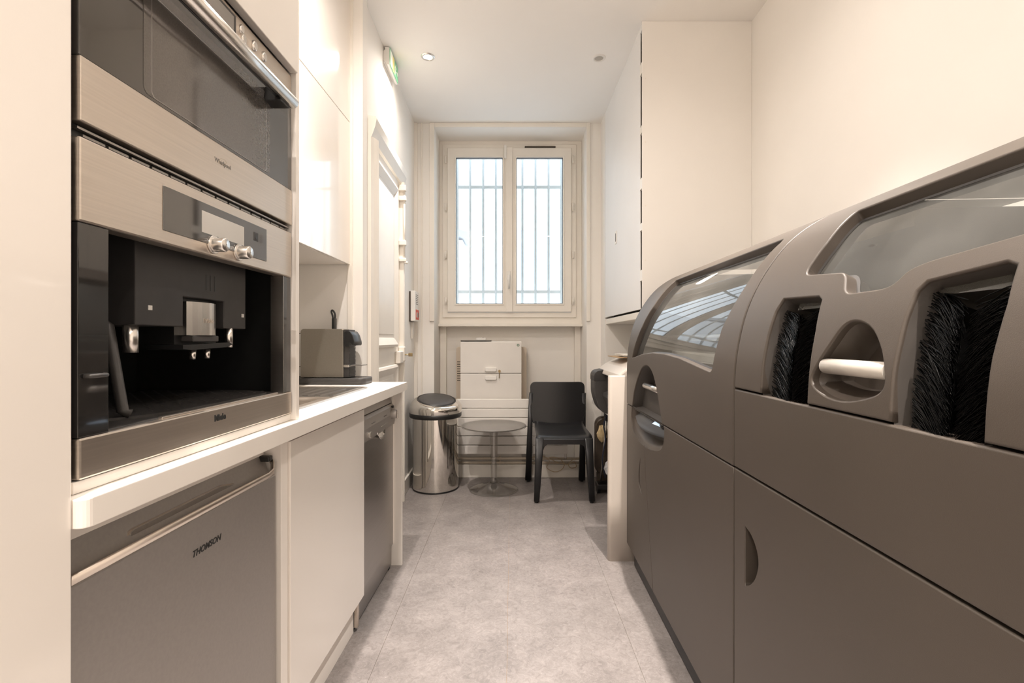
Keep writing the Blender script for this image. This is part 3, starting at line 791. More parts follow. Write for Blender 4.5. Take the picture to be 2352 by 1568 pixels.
def skin_panel(name, outer, holes, material, parent, t=.02, r=.004, off=0.0, seg=.02, hole_t=None):
    """a moulded panel lying on the machines' curved front with rounded edges, cut from a (v, s) outline"""
    loops = [resample(outer, seg)] + [resample(h_, .010) for h_ in holes]
    if area2(loops[0]) < 0: loops[0].reverse()
    for i in range(1, len(loops)):
        if area2(loops[i]) > 0: loops[i].reverse()
    verts = []; nors = []; faces = []; fn = []
    bm = bmesh.new()
    inner = []
    for l in loops:
        nn = loop_normals(l)
        sh_ = [(p[0] + m.x * r, p[1] + m.y * r) for p, m in zip(l, nn)]
        inner.append((l, nn, sh_))
        bv = [bm.verts.new((p[0], p[1], 0)) for p in sh_]
        for a, b in zip(bv, bv[1:] + bv[:1]): bm.edges.new((a, b))
    bmesh.ops.triangle_fill(bm, use_beauty=True, use_dissolve=False, edges=bm.edges[:])
    smin = min(p[1] for p in loops[0]); smax = max(p[1] for p in loops[0])
    s = max(.80, smin + .01)
    while s < smax:
        bmesh.ops.bisect_plane(bm, geom=bm.verts[:] + bm.edges[:] + bm.faces[:], plane_co=(0, s, 0), plane_no=(0, 1, 0))
        s += .014
    bm.verts.ensure_lookup_table()
    for v in bm.verts:
        p, N, T = surf(v.co.x, v.co.y, off)
        verts.append(p); nors.append(N)
    for f in bm.faces:
        ids = [v.index for v in f.verts]
        a, b, c = (verts[i] for i in ids[:3])
        if (b - a).cross(c - a).dot(nors[ids[0]]) < 0: ids.reverse()
        faces.append(ids)
    bm.free()
    for li, (l, nn, sh_) in enumerate(inner):
        depth = t if li == 0 or hole_t is None else hole_t[li - 1]
        prev = None
        n = len(l)
        steps = [(k * PI / 10) for k in range(6)] + [None]
        for th in steps:
            row = []
            for p, m, q in zip(l, nn, sh_):
                if th is None: dist, dd, ca, sa = r, depth, 0.0, 1.0
                else: dist, dd, ca, sa = r * math.sin(th), r * (1 - math.cos(th)), math.cos(th), math.sin(th)
                co = (q[0] - m.x * dist, q[1] - m.y * dist)
                P, N, T = surf(co[0], co[1], off + dd)
                out = (Vector((0, 1, 0)) * (-m.x) + T * (-m.y)).normalized()
                verts.append(P); nors.append((N * ca + out * sa).normalized()); row.append(len(verts) - 1)
            if prev:
                for i in range(n):
                    j = (i + 1) % n
                    ids = [prev[i], prev[j], row[j], row[i]]
                    nrm = (verts[ids[1]] - verts[ids[0]]).cross(verts[ids[2]] - verts[ids[0]])
                    if nrm.dot(nors[ids[0]] + nors[ids[2]]) < 0: ids.reverse()
                    faces.append(ids)
            prev = row
    b = BASE[parent.name]
    me = bpy.data.meshes.new(name)
    me.from_pydata([tuple(p - b) for p in verts], [], faces)
    me.polygons.foreach_set('use_smooth', [True] * len(faces))
    me.normals_split_custom_set_from_vertices([tuple(n_) for n_ in nors])
    me.materials.append(material)
    o = bpy.data.objects.new(name, me); C.objects.link(o); o.parent = parent; BASE[o.name] = b
    return o

def skin_sheet(loop, off, mb=None, step=.02):
    """a plain sheet following the skin at depth off, covering the loop's bounding box"""
    v0, v1 = min(p[0] for p in loop), max(p[0] for p in loop); s0, s1 = min(p[1] for p in loop), max(p[1] for p in loop)
    mb = mb or MB()
    ns = max(2, int((s1 - s0) / step)); rows = []
    for i in range(ns + 1):
        s = s0 + (s1 - s0) * i / ns
        rows.append([surf(v0, s, off)[0], surf(v1, s, off)[0]])
    vs = [p for r_ in rows for p in r_]
    mb.add(vs, [(2 * i, 2 * i + 1, 2 * i + 3, 2 * i + 2) for i in range(ns)], True)
    return mb

def liner(loop, d0, d1, shrink=0.0, mb=None, seg=.012, cap=True, steps=3):
    """the walls (and back) of a recess that follows a (v, s) outline inwards"""
    mb = mb or MB()
    l = resample(loop, seg)
    if area2(l) < 0: l.reverse()
    nn = loop_normals(l)
    rows = []
    for k in range(steps + 1):
        f = k / steps
        rows.append([surf(p[0] + m.x * shrink * f, p[1] + m.y * shrink * f, d0 + (d1 - d0) * f)[0] for p, m in zip(l, nn)])
    mb.rings(rows, True, cap1=cap)
    return mb

MM = MT['machine']
def body_shell(t, v0, v1, deck_z):
    """closed cabinet behind the front skin: ends, back, top, deck, plinth"""
    prof = [(p[0] + .03, p[1] - .025) for p in FINE if p[1] >= .95]
    for y0, y1, nm in ((v0 + .001, v0 + .02, 'end_panel'), (v1 - .02, v1 - .001, 'end_panel')):
        pts = [(.56, .11)] + prof + [(1.268, .11)]
        part(nm, MB().prism(pts, 'y', y0, y1), MM, t)
    part('back_panel', box(1.25, 1.27, v0 + .02, v1 - .02, .11, 1.44), MT['machine_in'], t)
    part('deck', box(.60, 1.25, v0 + .02, v1 - .02, deck_z - .02, deck_z), MT['deck'], t)
    part('inner_front', box(.575, .5999, v0 + .02, v1 - .02, .11, deck_z), MT['machine_dark'], t)
    part('plinth', box(.560, 1.22, v0 + .03, v1 - .03, .012, .11), MT['black'], t)
    for x in (.62, 1.18):
        for y in (v0 + .06, v1 - .06):
            part('castor', MB().cyl((x, y - .012, .012), (x, y + .012, .012), .012, 12), MT['black'], t)

# ---- near machine: hood with two brush ports
N0, N1 = .42, 1.2035
tn = thing('powder_machine', 'nearer grey-brown moulded machine with two black brush-lined arm ports', 'machine', (.9, .81, 0), M)
body_shell(tn, N0, N1, .955)
nwin = round_corners([(1.010, 1.316), (1.004, 1.225), (1.012, 1.146), (.872, 1.131), (.850, 1.086), (.745, 1.086), (.722, 1.118), (.455, 1.146), (.455, 1.316)],
                     [.012, 0, .022, .018, .018, .03, .045, .02, .02], 6)
np1 = [(1.076, .860), (1.073, .935), (1.071, 1.013), (1.064, 1.068), (1.050, 1.094), (.925, 1.088), (.912, 1.080), (.905, 1.019), (.903, .946), (.905, .860)]
np2 = [(.702, .860), (.701, .954), (.698, 1.031), (.692, 1.075), (.680, 1.087), (.575, 1.098), (.562, 1.092), (.559, 1.044), (.563, .983), (.567, .860)]
ncup = catmull([(.800, 1.034), (.764, 1.022), (.739, .996), (.725, .970), (.718, .945), (.724, .926), (.751, .913), (.800, .902), (.845, .904), (.881, .916), (.892, .932), (.879, .959), (.853, .995), (.828, 1.026)], True, 4)
SB = .884   # seam between hood and front panel
hood_out = [(N1, SB), (N1, 1.43), (N0, 1.43), (N0, SB), (.567, SB)]
def arch(port):     # the port as a notch in the lower edge, walked from small v to large v
    q = [p for p in port if p[1] > SB]
    return q
n2 = arch(np2)[::-1]; n1 = arch(np1)[::-1]
hood_out = [(N0, SB), (n2[0][0], SB)] + n2 + [(n2[-1][0], SB), (n1[0][0], SB)] + n1 + [(n1[-1][0], SB), (N1, SB), (N1, 1.43), (N0, 1.43)]
hood = skin_panel('hood', hood_out, [nwin, ncup], MM, tn, t=.030, r=.004, hole_t=[.026, .020])
part('window', skin_sheet([(.44, 1.075), (1.025, 1.328)], .024), MT['hood_glass'], hood)
part('window_seal', liner(nwin, .0215, .0235, .006, cap=False), MT['charcoal'], hood)
for port, inn in ((np1, .072), (np2, .036)):
    pq = [(p[0], max(p[1], SB - .012)) for p in port]
    part('port_liner', liner(pq, .006, .085, .012, cap=True), MT['machine_dark'], hood)
part('handle_cup', liner(ncup, .014, .060, .022, cap=True, steps=5), MM, hood)
pa, pb = surf(.872, .957, .012)[0], surf(.722, .957, .012)[0]
part('handle_bar', MB().tube([pa, pb], .0135, 20), MT['bar_white'], hood)
# bristles: two rows from either side of the port meeting in a V
def bristles(port, count, seed, lean):
    rnd = random.Random(seed)
    mb = MB()
    vL = max(p[0] for p in port) - .018; vR = min(p[0] for p in port) + .006
    s0, s1 = SB - .006, max(p[1] for p in port) - .018
    mid = vR + (vL - vR) * .36
    for k in range(count):
        left = rnd.random() < .58
        s = s0 + (s1 - s0) * rnd.random()
        dep = .006 + .04 * rnd.random()
        va = vL if left else vR
        vb = mid + (.012 if left else -.004) * (rnd.random() - .2) + (.006 if left else -.006)
        dro = lean * (.55 + .9 * rnd.random())
        pts = []
        for f in (0, .35, .7, 1.0):
            vv = va + (vb - va) * f
            ss = s - dro * (f ** 1.4) + (rnd.random() - .5) * .003
            ss = max(ss, SB - .012 - .01 * rnd.random())
            dd = dep * (1 - .75 * f) + .010 * (1 - f)
            pts.append(surf(vv, ss, dd)[0])
        wd = .0008 + .0006 * rnd.random()
        vs = []
        for i, p in enumerate(pts):
            ww = wd * (1 - .6 * i / 3)
            vs += [p + Vector((0, 0, ww)), p - Vector((0, 0, ww)), p + Vector((-ww * 1.4, 0, 0))]
        fs = []
        for i in range(3):
            for a, b in ((0, 1), (1, 2), (2, 0)):
                fs.append((3 * i + a, 3 * i + b, 3 * i + 3 + b, 3 * i + 3 + a))
        mb.add(vs, fs, True)
    return mb
for port, cnt, sd, lean in ((np1, 1000, 3, .040), (np2, 1300, 5, .045)):
    o = part('brush_bristles', bristles(port, cnt, sd, lean), MT['bristle'], hood, kind='stuff')
    v_a, v_b = max(p[0] for p in port), min(p[0] for p in port)
    part('brush_holder', skin_sheet([(v_a - .022, SB - .01), (v_a - .012, 1.07)], .042).add([surf(v_a - .022, s_, d_)[0] for s_, d_ in ((SB, .042), (1.07, .042), (1.07, .08), (SB, .08))], [(0, 1, 2, 3)]), MT['black'], hood)
skin_panel('front_panel', [(N0, .690), (N1, .690), (N1, SB - .0035), (N0, SB - .0035)], [], MM, tn, t=.045, r=.004)
moon = catmull([(1.146, .424), (1.122, .438), (1.097, .466), (1.084, .500), (1.090, .530), (1.116, .554), (1.146, .563)], False, 5)
moon = round_corners(moon, 0)
nd = skin_panel('lower_door', [(N0, 0), (N1, 0), (N1, .6855), (N0, .6855)], [moon], MM, tn, t=.03, r=.003)
part('finger_hole', liner(moon, .022, .055, -.002, cap=True), MT['black'], nd)
part('top_cover', skin_sheet([(N0, 1.4345), (N1, 1.895)], 0.0, step=.03), MM, tn)
part('inner_pillar', box(.98, 1.0, .80, .83, .955, 1.40), MT['machine_in'], tn)
part('inner_shelf', box(.78, 1.25, .45, 1.15, 1.12, 1.135), MT['machine_in'], tn)

# ---- far machine: hood with curved window and control cup
F0, F1 = 1.2085, 2.40
tf = thing('three_d_printer', 'farther grey-brown moulded printer with a curved window reflecting the barred window', 'printer', (.9, 1.80, 0), M)
body_shell(tf, F0, F1, .905)
fwin = round_corners([(2.160, 1.316), (1.285, 1.316), (1.273, 1.294), (1.276, 1.232), (1.281, 1.152), (1.302, 1.088), (1.327, 1.031), (1.340, .966), (1.350, .912),
                      (1.465, .924), (1.628, .942), (1.800, .951), (1.960, .951), (2.12, .940), (2.297, .916), (2.270, .972), (2.213, 1.064), (2.172, 1.159)],
                     [.012, .01, 0, 0, 0, 0, 0, 0, .02, 0, 0, 0, 0, 0, .006, 0, 0, 0], 5)
egg = catmull([(1.812, .687), (1.827, .722), (1.867, .788), (1.916, .850), (1.975, .884), (2.040, .894), (2.105, .880), (2.170, .838), (2.245, .765), (2.286, .687)], False, 5)
SF = .6885
f_out = [(F0, SF), (1.812, SF)] + [p for p in egg if p[1] > SF] + [(2.286, SF), (F1, SF), (F1, 1.43), (F0, 1.43)]
fh = skin_panel('hood', f_out, [fwin], MM, tf, t=.030, r=.004, hole_t=[.026])
part('window', skin_sheet([(1.255, .895), (2.315, 1.328)], .024), MT['hood_glass'], fh)
part('window_seal', liner(fwin, .0215, .0235, .006, cap=False), MT['charcoal'], fh)
egg_c = [(p[0], p[1]) for p in egg] + [(2.286, .680), (1.812, .680)]
part('handle_recess', liner(egg_c, .006, .075, .020, cap=True, steps=4), MT['machine_dark'], fh)
pa, pb = surf(2.125, .802, .020)[0], surf(1.86, .802, .020)[0]
part('handle_bar', MB().tube([pa, pb], .0125, 18), MT['satin_chrome'], fh)
# lower panels with the control cup notched into their upper edge
cup_b = catmull([(1.792, .690), (1.783, .662), (1.796, .616), (1.845, .583), (1.960, .559), (2.060, .551), (2.150, .553), (2.258, .577), (2.302, .628), (2.290, .690)], False, 5)
SL = .685
cupl = [p for p in cup_b if p[1] < SL]
def split(v): return [p for p in cupl if p[0] < v], [p for p in cupl if p[0] >= v]
near_side, far_side = split(2.060)
ld_out = [(F0, 0), (1.926, 0), (1.992, .251), (2.040, .43), (2.058, .549)] + near_side[::-1] + [(cupl[0][0], SL), (F0, SL)]
ldoor = skin_panel('lower_door', ld_out, [], MM, tf, t=.03, r=.003)
lc_out = [(1.930, 0), (F1, 0), (F1, SL), (cupl[-1][0], SL)] + far_side[::-1] + [(2.062, .549), (2.044, .43), (1.996, .251)]
pull = catmull([(2.128, .486), (2.160, .421), (2.160, .363), (2.113, .332), (2.140, .375), (2.142, .43)], True, 5)
lcorner = skin_panel('corner_panel', lc_out, [pull], MM, tf, t=.03, r=.003)
part('finger_pull', liner(pull, .01, .03, .0, cap=True), MT['machine_dark'], lcorner)
cc = [(p[0], p[1]) for p in cup_b]
cup_o = part('control_cup', liner(cc, .004, .004 + .010, .016, cap=False, steps=2).rings([
    [surf(p[0] + m.x * f, p[1] + m.y * f, d)[0] for p, m in zip(*(lambda l: (l, loop_normals(l)))([q for q in (resample(cc, .012) if area2(resample(cc, .012)) > 0 else resample(cc, .012)[::-1])]))]
    for f, d in ((.016, .014), (.030, .040), (.055, .062))], True, cap1=True), MM, tf)
# tilted control panel
arcf = [(.540 - .028 * math.sin(PI * k / 12), 2.262 - (2.262 - 1.800) * k / 12, .757 - .010 * math.sin(PI * k / 12)) for k in range(13)]
arcb = [(.605, 2.18 - (2.18 - 1.83) * k / 12, .820) for k in range(13)]
cpn = MB()
cpn.rings([arcf, arcb], True) if False else cpn.add(arcf + arcb, [(i, i + 1, 13 + i + 1, 13 + i) for i in range(12)], True)
low = [(p[0] + .004, p[1], p[2] - .012) for p in arcf]
cpn.add(arcf + low, [(i, i + 1, 13 + i + 1, 13 + i) for i in range(12)], True)
cpo = part('control_panel', cpn, MT['blue_metal'], cup_o)
def on_panel(u, v, lift=.0012):
    i = min(11, int(u * 12)); f = u * 12 - i
    A = Vector(arcf[i]).lerp(Vector(arcf[i + 1]), f); B = Vector(arcb[i]).lerp(Vector(arcb[i + 1]), f)
    return A.lerp(B, v) + Vector((-.6, 0, .8)) * lift
def patch(u0, u1, v0, v1, lift=.0012):
    return MB().add([on_panel(u0, v0, lift), on_panel(u1, v0, lift), on_panel(u1, v1, lift), on_panel(u0, v1, lift)], [(0, 1, 2, 3)])
part('display', patch(.60, .80, .30, .80), MT['display'], cpo)
c0 = on_panel(.90, .45, 0)
nrm = Vector((-.6, 0, .8)).normalized()
part('jog_dial', MB().tube([c0, c0 + nrm * .018], .024, 20), MT['black'], cpo)
lg = MB()
for k in range(5):
    q = patch(.30 + k * .040, .325 + k * .040, .45 - .05 * (k % 2), .72 - .05 * k)
    lg.add(q.v, q.f)
part('logo', lg, MT['bar_white'], cpo)
part('top_cover', skin_sheet([(F0, 1.4345), (F1, 1.895)], 0.0, step=.03), MM, tf)
part('gantry', box(.72, .80, 1.30, 2.30, 1.02, 1.06), MT['machine_in'], tf)
part('gantry_rail', MB().cyl((.70, 1.25, 1.12), (.70, 2.35, 1.12), .012, 12), MT['steel_dark'], tf)
part('print_bed', box(.64, 1.20, 1.50, 2.10, .905, .93), MT['deck'], tf)
# white smear of powder stuck to the far window
sm = MB()
pts = catmull([(1.86, 1.262), (1.80, 1.252), (1.74, 1.268), (1.70, 1.292), (1.75, 1.291), (1.80, 1.283)], True, 4)
loop = [surf(p[0], p[1], .0235)[0] for p in pts]
sm.add(loop, [tuple(range(len(loop)))])
part('powder_smear', sm, MT['white_plastic'], fh)

# =================================================================== THE FAR END OF THE ROOM
# ---- exit sign
t = thing('exit_sign', 'green and white illuminated exit sign high on the left wall', 'sign', (-.74, 2.995, 2.752), D)
part('housing', MB().prism([(-.7599, 2.772), (-.752, 2.772), (-.735, 2.756), (-.728, 2.754), (-.723, 2.757), (-.723, 2.858), (-.7505, 2.8625), (-.7505, 2.845), (-.7599, 2.838)], 'y', 2.885, 3.115), MT['white_plastic'], t, .002)
fp = part('face', box(-.7228, -.7195, 2.889, 3.111, 2.7585, 2.857), MT['green'], t, .001)
part('white_panel', box(-.7196, -.719, 2.895, 2.955, 2.764, 2.852), MT['sign_white'], fp)
part('yellow_reflection', box(-.7196, -.719, 2.955, 3.005, 2.764, 2.852), MT['sign_reflection'], fp)  # yellow reflection on the sign face, painted as a flat piece
# running figure and arrow of the standard exit pictogram
fig = [(3.02, 2.770), (3.028, 2.770), (3.034, 2.792), (3.046, 2.792), (3.047, 2.799), (3.036, 2.800), (3.040, 2.818), (3.052, 2.812), (3.056, 2.819), (3.038, 2.830), (3.026, 2.829), (3.018, 2.814), (3.024, 2.810), (3.030, 2.818), (3.026, 2.798)]
part('running_figure', MB().prism(fig, 'x', -.7196, -.719).prism([(3.044 + .006 * math.cos(k * PI / 6), 2.839 + .006 * math.sin(k * PI / 6)) for k in range(12)], 'x', -.7196, -.719), MT['sign_white'], fp)
part('arrow', MB().prism([(3.065, 2.803), (3.088, 2.803), (3.088, 2.792), (3.105, 2.8075), (3.088, 2.823), (3.088, 2.812), (3.065, 2.812)], 'x', -.7196, -.719), MT['sign_white'], fp)

# ---- alarm sounder with red label in the left corner
t = thing('alarm_box', 'white wall alarm box with red label by the far left corner', 'alarm', (-.74, 3.77, 1.255), D)
part('back_plate', box(-.7599, -.748, 3.688, 3.84, 1.252, 1.483), MT['brown'], t)
bx_ = part('case', box(-.748, -.713, 3.685, 3.845, 1.255, 1.487), MT['white_plastic'], t, .004)
for k in range(6):
    part('grille_slot', box(-.7135, -.7125, 3.715, 3.81, 1.385 + k * .014, 1.391 + k * .014), MT['ink_grey'], bx_)
rl = part('red_label', box(-.7132, -.7118, 3.71, 3.842, 1.268, 1.345), MT['red'], bx_)
part('label_mark', box(-.7119, -.7112, 3.735, 3.775, 1.285, 1.325), MT['white_plastic'], rl)
part('label_mark', box(-.7119, -.7112, 3.785, 3.815, 1.288, 1.322), MT['brown'], rl)
part('cable_duct', box(-.7599, -.744, 3.755, 3.775, 1.12, 1.252), MT['wood_paint'], t, .002)

# ---- built-in cupboard on the right
t = thing('built_in_cupboard', 'tall white built-in cupboard with dark door gap hung on the right', 'cabinet', (1.02, 3.2, 1.23))
part('side_panel', box(.7166, 1.3195, 2.66, 2.667, 1.23, 2.8655), MT['wall'], t, .001)
part('shelf_board', box(.727, 1.3195, 2.6672, 3.744, 1.232, 1.272), MT['wood_paint'], t, .003)
part('inside', box(.79, 1.3195, 2.6675, 3.744, 1.2722, 2.865), MT['brown'], t)  # brown fill puts the shade of the door gap into colour
part('top_rail', box(.722, .7599, 2.6672, 3.744, 2.835, 2.8655), MT['closet'], t, .001)
d1 = part('door', box(.720, .7270, 2.718, 3.735, 1.283, 2.832), MT['closet'], t, .002)
part('door_core', box(.7271, .7450, 2.775, 3.73, 1.29, 2.825), MT['brown'], d1)
fpull = part('finger_pull', MB().prism(rounded_rect(3.315, 3.372, 1.775, 1.862, .01), 'x', .7165, .7205), MT['wood_paint'], d1)
part('pull_slot', MB().prism(rounded_rect(3.334, 3.352, 1.79, 1.847, .006), 'x', .7155, .7166), MT['brown'], fpull)
for z, hh in ((2.62, .03), (2.28, .02), (1.98, .03), (1.74, .02), (1.47, .03)):
    part('hinge', box(.7185, .735, 2.6675, 2.7175, z - hh, z + hh), MT['wood_paint'], d1, .001)
for z in (1.55, 1.85, 2.2, 2.55):
    part('nail_head', MB().cyl((.735, 2.6605, z), (.735, 2.6585, z), .004, 8), MT['wood_paint'], t)

# ---- bin
bx, by = -.575, 3.640
t = thing('pedal_bin', 'polished chrome waste bin with black tilted lid beside the radiator', 'bin', (bx, by, 0))
part('foot_ring', MB().lathe([(.150, .0), (.172, .001), (.1735, .010), (.1715, .012)], (bx, by, 0), 56), MT['black'], t)
part('body', MB().lathe([(.1705, .012), (.1705, .548)], (bx, by, 0), 64), MT['chrome'], t)
part('collar', MB().lathe([(.170, .533), (.189, .535), (.1945, .543), (.1945, .568), (.188, .572)], (bx, by, 0), 56), MT['black'], t)
dome = MB(); rows = []
ax = Vector((.10, -.20, 1)).normalized()
e1 = Vector((1, 0, 0)); e1 = (e1 - ax * e1.dot(ax)).normalized(); e2 = ax.cross(e1)
top_c = Vector((bx + .008, by - .012, .662))
NN = 64
for f, bulge in ((0, 0), (.15, .006), (.35, .012), (.55, .014), (.75, .011), (.9, .006), (1, 0)):
    row = []
    for k in range(NN):
        a = 2 * PI * k / NN
        lo_ = Vector((bx + .193 * math.cos(a), by + .193 * math.sin(a), .570))
        hi_ = top_c + e1 * (.152 * math.cos(a)) + e2 * (.152 * math.sin(a))
        p = lo_.lerp(hi_, f)
        out = Vector((math.cos(a), math.sin(a), .5)).normalized()
        row.append(p + out * bulge * 1.6)
    rows.append(row)
rows.append([top_c + ax * .001 + e1 * (.146 * math.cos(2 * PI * k / NN)) + e2 * (.146 * math.sin(2 * PI * k / NN)) for k in range(NN)])
dome.rings(rows, True)
dm = part('dome', dome, MT['chrome'], t)
def tilted(r, h): return [top_c + ax * h + e1 * (r * math.cos(2 * PI * k / NN)) + e2 * (r * math.sin(2 * PI * k / NN)) for k in range(NN)]
part('lid_seal', MB().rings([tilted(.1465, .000), tilted(.144, .004), tilted(.137, .004), tilted(.135, .001)], True), MT['black'], dm)
part('lid', MB().rings([tilted(.1345, -.002), tilted(.1335, .004), tilted(.128, .0075), tilted(.06, .010), tilted(.001, .0105)], True), MT['charcoal'], dm)

# ---- clear acrylic table
cx, cy = -.135, 3.592
t = thing('side_table', 'small round clear acrylic pedestal table with a grey top', 'table', (cx, cy, 0))
part('top', MB().lathe([(.001, .470), (.232, .470), (.237, .473), (.237, .477), (.234, .479), (.001, .479)], (cx, cy, 0), 64), MT['acrylic_grey'], t)
part('rim', MB().lathe([(.2372, .470), (.2405, .468), (.2425, .474), (.2405, .481), (.2372, .480)], (cx, cy, 0), 64), MT['acrylic'], t)
stem = [(.050, .4695), (.042, .455), (.034, .425), (.030, .38), (.027, .30), (.024, .20), (.022, .12), (.024, .075), (.030, .055)]
inner_s = [(r - .006, z) for r, z in stem[::-1]]
part('stem', MB().lathe(stem + inner_s + stem[:1], (cx, cy, 0), 36), MT['acrylic'], t)
foot = [(.024, .056), (.034, .050), (.06, .036), (.10, .022), (.15, .011), (.178, .006), (.182, .002), (.178, .0), (.15, .005), (.10, .016), (.06, .030), (.030, .044), (.024, .056)]
part('foot', MB().lathe(foot, (cx, cy, 0), 56), MT['acrylic'], t)

# ---- chair
t = thing('stacking_chair', 'black plastic stacking chair in front of the white radiator', 'chair', (.35, 3.55, 0))
SB_ = MT['seat_black']
# seat: sheet from the back edge to the waterfall front
def sheet(rows, th, nrm_of):
    mb = MB(); top = rows; n = len(rows[0]); m = len(rows)
    bot = [[Vector(p) - Vector(nrm_of(i, j)) * th for j, p in enumerate(r)] for i, r in enumerate(rows)]
    vs = [p for r in top for p in r] + [p for r in bot for p in r]; o = m * n
    for i in range(m - 1):
        for j in range(n - 1):
            a = i * n + j
            mb.f.append((a, a + 1, a + n + 1, a + n)); mb.sm.append(True)
            mb.f.append((o + a, o + a + n, o + a + n + 1, o + a + 1)); mb.sm.append(True)
    def wall(ids):
        for a, b in zip(ids, ids[1:]):
            mb.f.append((a, b, o + b, o + a)); mb.sm.append(False)
    wall([j for j in range(n)]); wall([(m - 1) * n + j for j in range(n)]); wall([i * n for i in range(m)]); wall([i * n + n - 1 for i in range(m)])
    mb.v = [tuple(p) for p in vs]
    return mb
cut_ = [(3.735, .505), (3.715, .488), (3.69, .476), (3.64, .468), (3.55, .462), (3.45, .460), (3.39, .459), (3.345, .456), (3.315, .447), (3.298, .430), (3.292, .405)]
rows = []
for k, (y, z) in enumerate(cut_):
    f = k / (len(cut_) - 1)
    xl, xr = .176 - .014 * f, .540 + .012 * f
    dish = .010 * math.sin(PI * min(1, f * 1.15))
    rows.append([(xl + (xr - xl) * i / 12, y, z - dish * math.sin(PI * i / 12)) for i in range(13)])
def nr(i, j):
    a = Vector(rows[max(0, i - 1)][j]); b = Vector(rows[min(len(rows) - 1, i + 1)][j]); d = (b - a).normalized()
    n_ = Vector((1, 0, 0)).cross(d); return n_ if n_.z > 0 or (n_.z > -.2 and n_.y < 0) else -n_
part('seat', sheet(rows, .012, nr), SB_, t)
# front apron
part('front_apron', MB().prism([(.162, .36), (.162, .436), (.552, .436), (.552, .36), (.500, .36), (.492, .385), (.472, .398), (.242, .398), (.222, .385), (.214, .36)], 'y', 3.289, 3.305), SB_, t, .004)
def leg(a, b, wa, wb):
    """tapered leg from top a to foot b, sections wa, wb = (x, y)"""
    mb = MB(); lo_ = []
    for p, w_ in ((a, wa), ((tuple((a[i] + b[i]) / 2 for i in range(3))), tuple((wa[i] + wb[i]) / 2 for i in range(2))), (b, wb)):
        lo_.append([(q[0], q[1], p[2]) for q in rounded_rect(p[0] - w_[0] / 2, p[0] + w_[0] / 2, p[1] - w_[1] / 2, p[1] + w_[1] / 2, .008, 3)])
    return mb.rings(lo_, True, True, True)
for xa, xb in ((.190, .168), (.524, .546)):
    l_ = part('leg', leg((xa, 3.312, .440), (xb, 3.300, .012), (.056, .050), (.038, .036)), SB_, t)
    part('foot_pad', MB().cyl((xb, 3.300, 0), (xb, 3.300, .012), .012, 12), MT['black'], l_)
for xa, xb in ((.147, .128), (.557, .548)):
    l_ = part('leg', leg((xa, 3.752, .70), (xb, 3.800, .012), (.030, .050), (.050, .045)), SB_, t)
    part('foot_pad', MB().cyl((xb, 3.800, 0), (xb, 3.800, .012), .012, 12), MT['black'], l_)
# backrest: curved slab with rounded top corners
pol = round_corners([(.160, .470), (.546, .470), (.562, .560), (.565, .785), (.141, .785), (.144, .560)], [.01, .01, 0, .045, .045, 0], 6)
bk = MB(); loF = []; loB = []
def back_y(x, z): return 3.715 + (z - .47) * .13 - .014 * math.sin(PI * (x - .14) / .425)
for th_ in (0, .003, .011, .014):
    k = .985 if th_ in (0, .014) else 1.0
    cxp, czp = .353, .63
    loF.append([(cxp + (p[0] - cxp) * k, back_y(p[0], p[1]) + th_, czp + (p[1] - czp) * k) for p in resample(pol, .02)])
bk.rings(loF, True)
def fill_grid(row, off_):
    bmx = bmesh.new()
    vs_ = [bmx.verts.new((p[0], p[2], 0)) for p in row]
    for a, b in zip(vs_, vs_[1:] + vs_[:1]): bmx.edges.new((a, b))
    bmesh.ops.triangle_fill(bmx, use_beauty=True, use_dissolve=False, edges=bmx.edges[:])
    for i in range(1, 14):
        x = .14 + .0305 * i
        bmesh.ops.bisect_plane(bmx, geom=bmx.verts[:] + bmx.edges[:] + bmx.faces[:], plane_co=(x, 0, 0), plane_no=(1, 0, 0))
    bmx.verts.index_update()
    bk.add([(v.co.x, back_y(v.co.x, v.co.y) + off_, v.co.y) for v in bmx.verts], [[v.index for v in f.verts] for f in bmx.faces], True)
    bmx.free()
fill_grid(loF[0], 0); fill_grid(loF[-1], .014)
part('backrest', bk, SB_, t)

# ---- radiator
t = thing('radiator', 'white flat slat radiator under the window behind the table', 'radiator', (0, 3.86, .2))
zs = [.6425, .566, .493, .420, .347, .274, .2009]
for a, b in zip(zs, zs[1:]):
    part('slat', MB().prism(rounded_rect(3.840, 3.868, b + .0030, a - .0030, .003, 3), 'x', -.449, .4416), MT['rad'], t)
for x in (-.38, 0, .36):
    part('bracket', box(x - .02, x + .02, 3.8685, 3.878, .19, .63), MT['rad'], t)
part('back_tube', MB().cyl((.40, 3.878, .205), (.40, 3.878, .63), .009, 10), MT['rad'], t)
part('valve', MB().tube([(.43, 3.874, .21), (.43, 3.876, .175), (.43, 3.884, .165)], .011, 10), MT['rad'], t)
# ---- heating pipes
for nm, z, lab in (('heating_pipe', .152, 'upper of two cream heating pipes below the radiator'), ('heating_pipe', .118, 'lower of two cream heating pipes just above the skirting')):
    o = thing(nm, lab, 'pipe', (0, 3.93, z), W, 'heating pipes')
    part('pipe', MB().tube([(-.6315, 3.908, z), (.6055, 3.908, z)], .011, 12), MT['copper'], o)
    for x in (-.10, .25):
        part('clip', box(x - .008, x + .008, 3.900, 3.93, z - .014, z + .014), MT['copper'], o, .002)
